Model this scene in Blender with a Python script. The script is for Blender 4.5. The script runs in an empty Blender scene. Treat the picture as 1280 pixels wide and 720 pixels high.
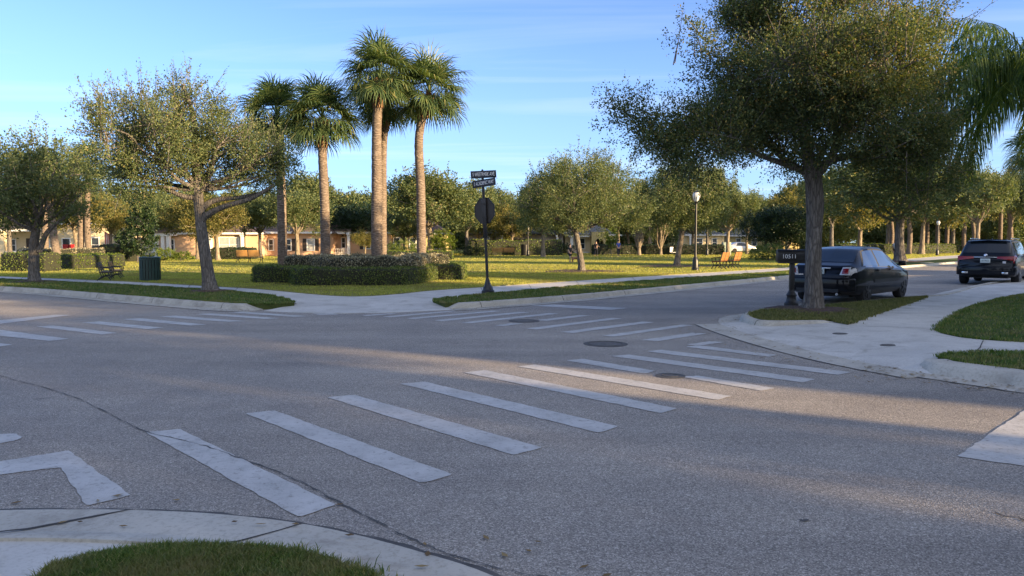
import bpy, bmesh, math, random
import numpy as np
from mathutils import Vector, Matrix, noise
from mathutils.geometry import tessellate_polygon

random.seed(11)
R = np.random.default_rng(11)
SC = bpy.context.scene
COL = SC.collection
PI = math.pi

# ------------------------------------------------------------------ camera
CAM_H, FPX, HOR = 1.6, 930.0, 303.0
PITCH = math.atan((360 - HOR) / FPX)
cam_d = bpy.data.cameras.new('camera')
cam = bpy.data.objects.new('camera', cam_d)
COL.objects.link(cam)
cam.location = (0, 0, CAM_H)
cam.rotation_euler = (PI / 2 - PITCH, 0, 0)
cam_d.sensor_width = 36
cam_d.lens = 36 * FPX / 1280
cam_d.clip_start = 0.05
cam_d.clip_end = 6000
SC.camera = cam


def ray(px, py):
    f = Vector((0, math.cos(PITCH), -math.sin(PITCH)))
    u = Vector((0, math.sin(PITCH), math.cos(PITCH)))
    return Vector((1, 0, 0)) * ((px - 640) / FPX) + f + u * ((360 - py) / FPX)


def G(px, py, z=0.0):
    """ground point seen at a picture position"""
    d = ray(px, py)
    return Vector((0, 0, CAM_H)) + d * ((z - CAM_H) / d.z)


def A(px, py, depth):
    """point at a given distance ahead seen at a picture position"""
    d = ray(px, py)
    return Vector((0, 0, CAM_H)) + d * (depth / d.y)


# ------------------------------------------------------------------ sky and sun
SUN_DIR = Vector((0.872, -0.49, 0)).normalized()
SUN_EL = math.radians(10.0)
W = bpy.data.worlds.new('World')
SC.world = W
W.use_nodes = True
nt = W.node_tree
nt.nodes.clear()
wo = nt.nodes.new('ShaderNodeOutputWorld')
bg = nt.nodes.new('ShaderNodeBackground')
sky = nt.nodes.new('ShaderNodeTexSky')
sky.sky_type = 'NISHITA'
sky.sun_disc = False
sky.sun_elevation = SUN_EL
sky.sun_rotation = math.atan2(SUN_DIR.x, SUN_DIR.y)
sky.air_density = 0.6
sky.dust_density = 0.9
sky.ozone_density = 5.8
bg.inputs[1].default_value = 0.142
# thin high cloud streaks and a low bank of cumulus, laid out by direction in the sky
tc = nt.nodes.new('ShaderNodeTexCoord')
sep = nt.nodes.new('ShaderNodeSeparateXYZ')
nt.links.new(tc.outputs['Generated'], sep.inputs[0])


def wmath(op, a, b=None, c=None):
    n = nt.nodes.new('ShaderNodeMath')
    n.operation = op
    for i, v in enumerate((a, b, c)):
        if v is None:
            continue
        if isinstance(v, (int, float)):
            n.inputs[i].default_value = v
        else:
            nt.links.new(v, n.inputs[i])
    return n.outputs[0]


zz = wmath('MAXIMUM', sep.outputs[2], 0.02)
cu = wmath('DIVIDE', sep.outputs[0], zz)
cv = wmath('DIVIDE', sep.outputs[1], zz)
cmb = nt.nodes.new('ShaderNodeCombineXYZ')
nt.links.new(wmath('MULTIPLY', cu, 0.35), cmb.inputs[0])
nt.links.new(wmath('MULTIPLY', cv, 1.5), cmb.inputs[1])
no = nt.nodes.new('ShaderNodeTexNoise')
no.inputs['Scale'].default_value = 0.55
no.inputs['Detail'].default_value = 7
no.inputs['Roughness'].default_value = 0.55
no.inputs['Distortion'].default_value = 0.6
nt.links.new(cmb.outputs[0], no.inputs['Vector'])
cr = nt.nodes.new('ShaderNodeMapRange')
cr.inputs[1].default_value = 0.50
cr.inputs[2].default_value = 0.78
nt.links.new(no.outputs['Fac'], cr.inputs[0])
cmask = wmath('MULTIPLY', cr.outputs[0], wmath('MULTIPLY', wmath('GREATER_THAN', sep.outputs[2], 0.0), 0.24))
mixc = nt.nodes.new('ShaderNodeMix')
mixc.data_type = 'RGBA'
nt.links.new(cmask, mixc.inputs[0])
hs = nt.nodes.new('ShaderNodeHueSaturation')
hs.inputs['Saturation'].default_value = 0.87
nt.links.new(sky.outputs[0], hs.inputs['Color'])
mixh = nt.nodes.new('ShaderNodeMix')
mixh.data_type = 'RGBA'
hz_f = nt.nodes.new('ShaderNodeMapRange')
hz_f.inputs[1].default_value = 0.0
hz_f.inputs[2].default_value = 0.30
hz_f.inputs[3].default_value = 0.75
hz_f.inputs[4].default_value = 0.0
nt.links.new(sep.outputs[2], hz_f.inputs[0])
nt.links.new(wmath('POWER', hz_f.outputs[0], 1.4), mixh.inputs[0])
nt.links.new(hs.outputs[0], mixh.inputs[6])
mixh.inputs[7].default_value = (1.45, 1.88, 2.08, 1)
nt.links.new(mixh.outputs[2], mixc.inputs[6])
mixc.inputs[7].default_value = (3.3, 3.3, 3.5, 1)
# unseen bright cloud added behind the viewer as neutral fill for the shade
west = wmath('ADD', wmath('MULTIPLY', sep.outputs[1], -1.0), wmath('MULTIPLY', sep.outputs[0], 0.55))
wr = nt.nodes.new('ShaderNodeMapRange')
wr.interpolation_type = 'SMOOTHSTEP'
wr.inputs[1].default_value = -0.25
wr.inputs[2].default_value = 0.55
nt.links.new(west, wr.inputs[0])
no2 = nt.nodes.new('ShaderNodeTexNoise')
no2.inputs['Scale'].default_value = 0.9
no2.inputs['Detail'].default_value = 5
nt.links.new(cmb.outputs[0], no2.inputs['Vector'])
up_ = wmath('GREATER_THAN', sep.outputs[2], 0.0)
wm = wmath('MULTIPLY', wmath('MULTIPLY', wr.outputs[0], up_), wmath('MULTIPLY_ADD', no2.outputs['Fac'], 0.8, 0.25))
mixw = nt.nodes.new('ShaderNodeMix')
mixw.data_type = 'RGBA'
nt.links.new(wm, mixw.inputs[0])
nt.links.new(mixc.outputs[2], mixw.inputs[6])
mixw.inputs[7].default_value = (2.65, 2.72, 2.95, 1)
nt.links.new(mixw.outputs[2], bg.inputs[0])
nt.links.new(bg.outputs[0], wo.inputs[0])

sd = bpy.data.lights.new('sun', 'SUN')
sd.energy = 5.0
sd.angle = math.radians(0.55)
sd.color = (1.0, 0.72, 0.40)
sun = bpy.data.objects.new('sun', sd)
COL.objects.link(sun)
sv = Vector((SUN_DIR.x * math.cos(SUN_EL), SUN_DIR.y * math.cos(SUN_EL), math.sin(SUN_EL)))
sun.rotation_euler = sv.to_track_quat('Z', 'Y').to_euler()
sun.location = sv * 60
SC.view_settings.view_transform = 'Standard'
SC.view_settings.look = 'None'
SC.view_settings.gamma = 1
SC.view_settings.exposure = 1.68
SC.view_settings.use_curve_mapping = False


# ------------------------------------------------------------------ materials
class NT:
    def __init__(s, name, rough=0.6, color=(0.5, 0.5, 0.5), metal=0.0, spec=0.5):
        s.m = bpy.data.materials.new(name)
        s.m.use_nodes = True
        s.t = s.m.node_tree
        s.b = s.t.nodes['Principled BSDF']
        s.b.inputs['Base Color'].default_value = (*color, 1)
        s.b.inputs['Roughness'].default_value = rough
        s.b.inputs['Metallic'].default_value = metal
        s.b.inputs['Specular IOR Level'].default_value = spec

    def n(s, kind, **kw):
        x = s.t.nodes.new(kind)
        for k, v in kw.items():
            setattr(x, k, v)
        return x

    def l(s, a, b):
        s.t.links.new(a, b)

    def coord(s, scale=(1, 1, 1), kind='Object'):
        tcn = s.n('ShaderNodeTexCoord')
        mp = s.n('ShaderNodeMapping')
        mp.inputs['Scale'].default_value = scale
        s.l(tcn.outputs[kind], mp.inputs[0])
        return mp.outputs[0]

    def noise(s, vec, scale, detail=4, rough=0.55, dist=0.0):
        x = s.n('ShaderNodeTexNoise')
        x.inputs['Scale'].default_value = scale
        x.inputs['Detail'].default_value = detail
        x.inputs['Roughness'].default_value = rough
        x.inputs['Distortion'].default_value = dist
        s.l(vec, x.inputs['Vector'])
        return x.outputs['Fac']

    def voro(s, vec, scale, feature='F1', out='Distance'):
        x = s.n('ShaderNodeTexVoronoi')
        x.feature = feature
        x.inputs['Scale'].default_value = scale
        s.l(vec, x.inputs['Vector'])
        return x.outputs[out]

    def ramp(s, fac, stops):
        x = s.n('ShaderNodeValToRGB')
        e = x.color_ramp.elements
        while len(e) < len(stops):
            e.new(0.5)
        for i, (p, c) in enumerate(stops):
            e[i].position = p
            e[i].color = (*c, 1) if len(c) == 3 else c
        s.l(fac, x.inputs[0])
        return x.outputs[0]

    def mix(s, fac, a, b, mode='MIX'):
        x = s.n('ShaderNodeMix')
        x.data_type = 'RGBA'
        x.blend_type = mode
        for i, v in ((0, fac), (6, a), (7, b)):
            if isinstance(v, (int, float)):
                x.inputs[i].default_value = v
            elif isinstance(v, tuple):
                x.inputs[i].default_value = (*v, 1)
            else:
                s.l(v, x.inputs[i])
        return x.outputs[2]

    def bump(s, h, strength=0.4, dist=0.02):
        x = s.n('ShaderNodeBump')
        x.inputs['Strength'].default_value = strength
        x.inputs['Distance'].default_value = dist
        s.l(h, x.inputs['Height'])
        s.l(x.outputs[0], s.b.inputs['Normal'])

    def color(s, c):
        s.l(c, s.b.inputs['Base Color'])
        return s


def plain(name, color, rough=0.5, metal=0.0, var=0.12, scale=6.0, bump=0.0, bscale=60, coat=0.0):
    m = NT(name, rough, color, metal)
    v = m.coord()
    f = m.noise(v, scale, 5)
    lo = tuple(c * (1 - var) for c in color)
    hi = tuple(min(1, c * (1 + var)) for c in color)
    m.color(m.ramp(f, [(0.3, lo), (0.7, hi)]))
    if bump:
        m.bump(m.noise(v, bscale, 4), bump, 0.01)
    if coat:
        m.b.inputs['Coat Weight'].default_value = coat
        m.b.inputs['Coat Roughness'].default_value = 0.04
    return m.m


def asphalt_mat():
    m = NT('asphalt', 0.82, spec=0.35)
    v = m.coord()
    big = m.noise(v, 0.22, 5, 0.6, 0.4)
    mid = m.noise(v, 1.7, 5, 0.6)
    stone = m.voro(v, 135, out='Color')
    sv_ = m.n('ShaderNodeSeparateColor')
    m.l(stone, sv_.inputs[0])
    st = m.ramp(sv_.outputs[0], [(0.0, (0.165, 0.150, 0.13)), (0.45, (0.300, 0.273, 0.235)), (0.8, (0.40, 0.366, 0.318)), (1.0, (0.62, 0.57, 0.50))])
    c = m.mix(0.85, st, m.ramp(big, [(0.28, (0.66, 0.66, 0.68)), (0.72, (1.16, 1.13, 1.08))]), 'MULTIPLY')
    c = m.mix(0.6, c, m.ramp(mid, [(0.25, (0.82, 0.82, 0.84)), (0.75, (1.1, 1.1, 1.08))]), 'MULTIPLY')
    tcn = m.n('ShaderNodeTexCoord')
    mp = m.n('ShaderNodeMapping')
    mp.inputs['Rotation'].default_value = (0, 0, math.radians(45))
    mp.inputs['Scale'].default_value = (0.06, 0.75, 1)
    m.l(tcn.outputs['Object'], mp.inputs[0])
    lane = m.noise(mp.outputs[0], 1.0, 4, 0.6)
    c = m.mix(0.8, c, m.ramp(lane, [(0.36, (0.80, 0.79, 0.78)), (0.62, (1.08, 1.08, 1.07))]), 'MULTIPLY')
    # small dark stains
    sp = m.noise(v, 2.6, 3, 0.5)
    c = m.mix(m.ramp(sp, [(0.70, (0, 0, 0)), (0.80, (0.5, 0.5, 0.5))]), c, (0.045, 0.043, 0.042))
    m.color(c)
    d = m.voro(v, 135)
    d2 = m.noise(v, 40, 5)
    hm = m.n('ShaderNodeMath', operation='MULTIPLY_ADD')
    m.l(d2, hm.inputs[0])
    hm.inputs[1].default_value = 0.8
    m.l(d, hm.inputs[2])
    m.bump(hm.outputs[0], 0.6, 0.006)
    return m.m


def paint_mat():
    m = NT('road_paint', 0.6, spec=0.4)
    v = m.coord()
    a = m.noise(v, 3.0, 6, 0.65)
    f = m.noise(v, 55, 4, 0.7)
    c = m.ramp(a, [(0.3, (0.40, 0.385, 0.35)), (0.7, (0.54, 0.52, 0.48))])
    wear = m.n('ShaderNodeMath', operation='MULTIPLY_ADD')
    m.l(a, wear.inputs[0])
    wear.inputs[1].default_value = 0.5
    m.l(f, wear.inputs[2])
    c = m.mix(m.ramp(wear.outputs[0], [(0.50, (0.8, 0.8, 0.8)), (0.68, (0, 0, 0))]), c, (0.24, 0.225, 0.20))
    ch = m.noise(v, 16, 6, 0.75, 0.3)
    c = m.mix(m.ramp(ch, [(0.54, (0, 0, 0)), (0.64, (0.75, 0.75, 0.75))]), c, (0.24, 0.22, 0.19))
    m.color(c)
    m.bump(m.noise(v, 90, 5, 0.7), 0.5, 0.006)
    return m.m


def concrete_mat(name, col, stain=(0.16, 0.14, 0.11), joint=1.5):
    m = NT(name, 0.85, spec=0.3)
    v = m.coord()
    a = m.noise(v, 0.9, 6, 0.6, 0.3)
    b = m.noise(v, 35, 4, 0.7)
    c = m.ramp(a, [(0.3, tuple(x * 0.82 for x in col)), (0.7, tuple(min(1, x * 1.1) for x in col))])
    c = m.mix(m.ramp(b, [(0.35, (0.35, 0.35, 0.35)), (0.5, (0, 0, 0))]), c, stain)
    s2 = m.noise(v, 2.3, 6, 0.7, 0.5)
    c = m.mix(m.ramp(s2, [(0.50, (0, 0, 0)), (0.70, (0.6, 0.6, 0.6))]), c, stain)
    m.color(c)
    m.bump(m.noise(v, 120, 4, 0.7), 0.35, 0.004)
    return m.m


def grass_mat(name, cols, patch, scale=1.0):
    """lawn sheet: fine blade-like grain with worn patches"""
    m = NT(name, 0.9, spec=0.15)
    v = m.coord()
    g = m.noise(v, 26 * scale, 6, 0.75)
    c = m.ramp(g, [(0.28, cols[0]), (0.5, cols[1]), (0.74, cols[2])])
    p = m.noise(v, 0.35, 6, 0.65, 0.5)
    c = m.mix(m.ramp(p, [(0.42, (0, 0, 0)), (0.68, (0.75, 0.75, 0.75))]), c, patch)
    p2 = m.noise(v, 2.2, 5, 0.7)
    c = m.mix(m.ramp(p2, [(0.3, (0.4, 0.4, 0.4)), (0.55, (0, 0, 0))]), c, tuple(x * 0.5 for x in cols[0]))
    m.color(c)
    m.bump(m.noise(v, 45 * scale, 6, 0.8), 1.0, 0.06)
    return m.m


def leaf_mat(name, stops, trans=0.35, rough=0.55, tcol=None, dry=0.0):
    m = NT(name, rough, spec=0.35)
    geo = m.n('ShaderNodeNewGeometry')
    c = m.ramp(geo.outputs['Random Per Island'], stops)
    v = m.coord()
    b = m.noise(v, 0.9, 4)
    c = m.mix(0.7, c, m.ramp(b, [(0.3, (0.72, 0.78, 0.72)), (0.7, (1.2, 1.12, 1.0))]), 'MULTIPLY')
    if dry:
        c = m.mix(m.ramp(m.noise(v, dry, 4, 0.6), [(0.50, (0, 0, 0)), (0.66, (0.75, 0.75, 0.75))]), c, (0.24, 0.20, 0.09))
    m.color(c)
    tr = m.n('ShaderNodeBsdfTranslucent')
    hue = m.mix(1.0, c, tcol or (1.5, 1.5, 0.6), 'MULTIPLY')
    m.l(hue, tr.inputs[0])
    ms = m.n('ShaderNodeMixShader')
    ms.inputs[0].default_value = trans
    m.l(m.b.outputs[0], ms.inputs[1])
    m.l(tr.outputs[0], ms.inputs[2])
    out = m.t.nodes['Material Output']
    m.l(ms.outputs[0], out.inputs[0])
    return m.m


def bark_mat(name, lo, hi, sx=9, sz=1.6, strength=0.9, rings=False, dist=0.03):
    m = NT(name, 0.9, spec=0.2)
    v = m.coord((sx, sx, sz))
    n1 = m.noise(v, 1.0, 6, 0.7, 0.8)
    vv = m.voro(v, 1.1, 'DISTANCE_TO_EDGE')
    c = m.ramp(n1, [(0.3, lo), (0.72, hi)])
    c = m.mix(m.ramp(vv, [(0.0, (0.65, 0.65, 0.65)), (0.14, (0, 0, 0))]), c, tuple(x * 0.45 for x in lo))
    lich = m.noise(m.coord(), 3.1, 5, 0.7)
    c = m.mix(m.ramp(lich, [(0.58, (0, 0, 0)), (0.7, (0.5, 0.5, 0.5))]), c, tuple(min(1, x * 1.5) for x in hi))
    m.color(c)
    h = m.n('ShaderNodeMath', operation='MULTIPLY_ADD')
    m.l(m.ramp(vv, [(0.0, (0, 0, 0)), (0.3, (1, 1, 1))]), h.inputs[0])
    h.inputs[1].default_value = 0.8
    m.l(n1, h.inputs[2])
    m.bump(h.outputs[0], strength, dist)
    return m.m


M = {}
M['asphalt'] = asphalt_mat()
M['paint'] = paint_mat()
M['walk'] = concrete_mat('sidewalk_concrete', (0.55, 0.53, 0.48), (0.26, 0.235, 0.19))
M['kerb'] = concrete_mat('kerb_concrete', (0.48, 0.45, 0.38), (0.19, 0.165, 0.13))
M['joint'] = plain('joint_dirt', (0.05, 0.045, 0.04), 0.95)
M['tar'] = plain('tar', (0.075, 0.07, 0.064), 0.85, var=.4, bump=0.4)
M['lawn'] = grass_mat('park_lawn', ((0.13, 0.14, 0.045), (0.28, 0.28, 0.085), (0.42, 0.39, 0.13)), (0.38, 0.32, 0.15))
M['verge'] = grass_mat('verge_turf', ((0.035, 0.065, 0.016), (0.085, 0.13, 0.030), (0.15, 0.19, 0.05)), (0.14, 0.14, 0.05))
M['dry'] = grass_mat('worn_turf', ((0.045, 0.058, 0.022), (0.095, 0.11, 0.042), (0.17, 0.17, 0.075)), (0.14, 0.11, 0.07))  # greyish, dry turf colour for the grass island
M['ground'] = grass_mat('far_ground', ((0.05, 0.065, 0.018), (0.09, 0.12, 0.03), (0.15, 0.17, 0.05)), (0.15, 0.14, 0.06), 0.5)
M['mulch'] = plain('bark_mulch', (0.075, 0.040, 0.024), 0.95, var=0.6, scale=14, bump=1.0, bscale=40)
M['blade'] = leaf_mat('grass_blade', [(0.0, (0.045, 0.085, 0.016)), (0.45, (0.085, 0.15, 0.030)), (0.8, (0.15, 0.21, 0.050)), (0.93, (0.27, 0.25, 0.10)), (1.0, (0.38, 0.32, 0.16))], 0.35, 0.5, dry=1.9)
M['lawn_blade'] = leaf_mat('lawn_blade', [(0.0, (0.17, 0.20, 0.045)), (0.5, (0.33, 0.35, 0.075)), (0.85, (0.48, 0.46, 0.11)), (1.0, (0.55, 0.49, 0.19))], 0.45, 0.6, dry=.5)
M['blade_dry'] = leaf_mat('dry_grass_blade', [(0.0, (0.06, 0.08, 0.022)), (0.5, (0.13, 0.15, 0.046)), (0.85, (0.23, 0.21, 0.08)), (1.0, (0.34, 0.28, 0.13))], 0.3, 0.6)
OAK = [(0.0, (0.056, 0.086, 0.036)), (0.5, (0.104, 0.140, 0.058)), (0.88, (0.155, 0.185, 0.074)), (0.97, (0.21, 0.21, 0.085)), (1.0, (0.29, 0.24, 0.10))]
M['oak'] = leaf_mat('oak_leaf', OAK, 0.30)
M['oak_near'] = leaf_mat('near_oak_leaf', [(0.0, (0.040, 0.068, 0.030)), (0.5, (0.082, 0.115, 0.048)), (0.85, (0.135, 0.155, 0.060)), (0.96, (0.22, 0.18, 0.060)), (1.0, (0.30, 0.21, 0.08))], 0.38)
M['oak_gold'] = leaf_mat('turning_oak_leaf', [(0.0, (0.055, 0.065, 0.020)), (0.4, (0.12, 0.13, 0.040)), (0.75, (0.20, 0.19, 0.060)), (1.0, (0.34, 0.26, 0.09))], 0.40)
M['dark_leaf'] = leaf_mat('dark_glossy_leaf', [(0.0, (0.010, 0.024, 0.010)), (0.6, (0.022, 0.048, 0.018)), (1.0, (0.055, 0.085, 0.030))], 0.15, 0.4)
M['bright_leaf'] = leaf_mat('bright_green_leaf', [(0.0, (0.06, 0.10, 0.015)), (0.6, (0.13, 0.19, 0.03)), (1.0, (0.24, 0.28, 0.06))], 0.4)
M['hedge'] = leaf_mat('hedge_leaf', [(0.0, (0.045, 0.08, 0.018)), (0.6, (0.115, 0.165, 0.038)), (1.0, (0.26, 0.29, 0.08))], 0.3)
M['grey_hedge'] = leaf_mat('variegated_hedge_leaf', [(0.0, (0.12, 0.10, 0.07)), (0.5, (0.29, 0.25, 0.165)), (0.85, (0.42, 0.40, 0.31)), (1.0, (0.60, 0.59, 0.49))], 0.25)
M['palm'] = leaf_mat('palm_leaf', [(0.0, (0.040, 0.075, 0.034)), (0.55, (0.085, 0.13, 0.052)), (0.93, (0.14, 0.18, 0.068)), (1.0, (0.28, 0.25, 0.11))], 0.3, 0.45)
M['queen'] = leaf_mat('queen_palm_leaf', [(0.0, (0.035, 0.075, 0.020)), (0.6, (0.085, 0.15, 0.035)), (1.0, (0.22, 0.27, 0.06))], 0.45, 0.45)
M['bark'] = bark_mat('oak_bark', (0.085, 0.075, 0.066), (0.25, 0.225, 0.195), 14, 2.6)
M['bark_pale'] = bark_mat('pale_bark', (0.15, 0.12, 0.085), (0.36, 0.30, 0.22), 7, 1.5, 0.6)
M['palm_bark'] = bark_mat('palm_bark', (0.13, 0.098, 0.075), (0.29, 0.235, 0.19), 3.0, 16, 0.8)
M['boot'] = bark_mat('palm_boot', (0.15, 0.085, 0.045), (0.34, 0.21, 0.12), 8, 5, 0.8)
M['black_metal'] = plain('black_painted_metal', (0.012, 0.012, 0.013), 0.38, 0.0, var=0.3)
M['iron'] = plain('cast_iron', (0.014, 0.013, 0.012), 0.5)
M['sign_grey'] = plain('sign_back_metal', (0.060, 0.052, 0.044), 0.55, 0.3)
M['sign_face'] = plain('sign_blue_black', (0.016, 0.022, 0.036), 0.45)
M['white'] = plain('white_paint', (0.78, 0.77, 0.74), 0.5, var=0.04)
M['letter'] = plain('white_lettering', (0.82, 0.82, 0.80), 0.5, var=0.02)
M['letter_dark'] = plain('plate_lettering', (0.05, 0.08, 0.06), 0.5, var=0.02)
M['wood'] = NT('bench_wood', 0.55).m
mw = NT('honey_wood', 0.5)
vw = mw.coord((2, 30, 30))
mw.color(mw.ramp(mw.noise(vw, 1.5, 5), [(0.3, (0.30, 0.145, 0.035)), (0.7, (0.48, 0.26, 0.07))]))
M['wood'] = mw.m
M['wood_orange'] = plain('orange_brown_wood', (0.30, 0.12, 0.022), 0.5, var=.25, scale=9)
M['wood_dark'] = plain('weathered_wood', (0.12, 0.085, 0.06), 0.7, var=0.3, scale=12)
M['green_slat'] = plain('green_steel_slat', (0.010, 0.034, 0.026), 0.4, var=0.2)
M['lamp_glass'] = plain('frosted_lamp_glass', (0.80, 0.78, 0.70), 0.3, var=0.03)


def car_paint(name, c):
    m = NT(name, 0.30, c, 0.0, 0.06)
    v = m.coord()
    m.color(m.ramp(m.noise(v, 2.2, 5, 0.6), [(0.3, tuple(x * 0.85 for x in c)), (0.7, tuple(x * 1.25 for x in c))]))
    m.b.inputs['Coat Weight'].default_value = 0.5
    m.b.inputs['Coat Roughness'].default_value = 0.035
    return m.m


M['car_black'] = car_paint('black_car_paint', (0.006, 0.0065, 0.009))
M['car_navy'] = car_paint('blue_black_car_paint', (0.007, 0.009, 0.013))
M['glass_dark'] = plain('tinted_car_glass', (0.012, 0.016, 0.017), 0.03, var=0.05, coat=0.7)
M['tyre'] = plain('tyre_rubber', (0.014, 0.014, 0.014), 0.85, var=0.2)
M['rim'] = plain('alloy_rim', (0.28, 0.28, 0.29), 0.35, 0.8, var=0.1)
M['rim_dark'] = plain('dark_alloy_rim', (0.05, 0.05, 0.052), 0.4, 0.8, var=0.1)
M['chrome'] = plain('chrome_trim', (0.70, 0.71, 0.73), 0.12, 1.0, var=0.03)
M['red_lens'] = plain('red_lamp_lens', (0.26, 0.010, 0.014), 0.12, var=0.1, coat=0.6)
M['clear_lens'] = plain('clear_lamp_lens', (0.62, 0.60, 0.60), 0.12, var=0.05, coat=0.6)
M['plate'] = plain('number_plate', (0.55, 0.62, 0.60), 0.45, var=0.06)
M['plastic'] = plain('black_plastic', (0.016, 0.016, 0.017), 0.6, var=0.2)
M['window'] = plain('house_window_glass', (0.035, 0.045, 0.055), 0.06, var=0.2)
M['curtain'] = plain('pale_curtain', (0.40, 0.40, 0.38), 0.8, var=0.15, scale=3)
M['shutter'] = plain('dark_shutter', (0.035, 0.025, 0.022), 0.6)
M['iron_cover'] = plain('manhole_iron', (0.10, 0.092, 0.08), 0.75, 0.1, var=0.4, scale=20, bump=0.8, bscale=50)
M['skin'] = plain('skin', (0.42, 0.26, 0.18), 0.55, var=0.05)
M['hair'] = plain('dark_hair', (0.02, 0.014, 0.010), 0.6)
M['shirt_black'] = plain('black_cloth', (0.015, 0.015, 0.018), 0.85)
M['shirt_blue'] = plain('blue_cloth', (0.030, 0.065, 0.33), 0.8)
M['shirt_white'] = plain('white_cloth', (0.65, 0.65, 0.64), 0.8)
M['shorts'] = plain('dark_shorts_cloth', (0.020, 0.022, 0.032), 0.85)
M['brown_fur'] = plain('tan_fur', (0.26, 0.13, 0.07), 0.9, var=0.3, scale=20)
M['red_cloth'] = plain('red_cloth', (0.50, 0.02, 0.025), 0.7)
M['red_paint'] = plain('red_paint', (0.45, 0.018, 0.02), 0.4)
M['pale_green'] = plain('pale_green_box', (0.30, 0.36, 0.30), 0.6)
WALLC = {'cream': (0.66, 0.55, 0.35), 'peach': (0.68, 0.44, 0.27), 'salmon': (0.64, 0.39, 0.24), 'white': (0.74, 0.73, 0.71), 'yellow': (0.52, 0.42, 0.20), 'grey': (0.30, 0.26, 0.21)}
for k, c in WALLC.items():
    M['wall_' + k] = plain('stucco_' + k, c, 0.85, var=0.08, scale=1.5, bump=0.25)


def roof_mat(name, c):
    m = NT(name, 0.85, c)
    v = m.coord((1, 1, 1))
    br = m.n('ShaderNodeTexBrick')
    br.inputs['Scale'].default_value = 3
    br.inputs['Color1'].default_value = (*[x * 0.8 for x in c], 1)
    br.inputs['Color2'].default_value = (*[x * 1.2 for x in c], 1)
    br.inputs['Mortar'].default_value = (*[x * 0.5 for x in c], 1)
    m.l(v, br.inputs['Vector'])
    m.color(br.outputs[0])
    return m.m


M['roof_dark'] = roof_mat('dark_shingle', (0.065, 0.058, 0.055))
M['roof_grey'] = roof_mat('grey_shingle', (0.17, 0.165, 0.16))
M['roof_brown'] = roof_mat('brown_shingle', (0.15, 0.10, 0.075))


# ------------------------------------------------------------------ object helpers
def tag(o, label=None, cat=None, group=None, kind=None):
    if label:
        o['label'] = label
    if cat:
        o['category'] = cat
    if group:
        o['group'] = group
    if kind:
        o['kind'] = kind
    return o


def thing(name, label, cat, loc=(0, 0, 0), rz=0.0, group=None):
    o = bpy.data.objects.new(name, None)
    o.empty_display_size = 0.2
    COL.objects.link(o)
    o.location = loc
    o.rotation_euler = (0, 0, rz)
    return tag(o, label, cat, group)


def link(name, me, parent=None):
    o = bpy.data.objects.new(name, me)
    COL.objects.link(o)
    o.parent = parent
    return o


def np_mesh(name, V, F, mats, mi=None, smooth=False):
    """V (n,3); F list of index arrays of equal width or (m,k) array"""
    me = bpy.data.meshes.new(name)
    F = np.asarray(F, dtype=np.int32)
    m, k = F.shape
    me.vertices.add(len(V))
    me.vertices.foreach_set('co', np.asarray(V, dtype=np.float32).ravel())
    me.loops.add(m * k)
    me.loops.foreach_set('vertex_index', F.ravel())
    me.polygons.add(m)
    me.polygons.foreach_set('loop_start', np.arange(0, m * k, k, dtype=np.int32))
    me.polygons.foreach_set('loop_total', np.full(m, k, dtype=np.int32))
    if mi is not None:
        me.polygons.foreach_set('material_index', np.asarray(mi, dtype=np.int32))
    me.polygons.foreach_set('use_smooth', np.full(m, smooth, dtype=bool))
    for x in (mats if isinstance(mats, (list, tuple)) else [mats]):
        me.materials.append(x)
    me.update(calc_edges=True)
    me.validate()
    return me


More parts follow.
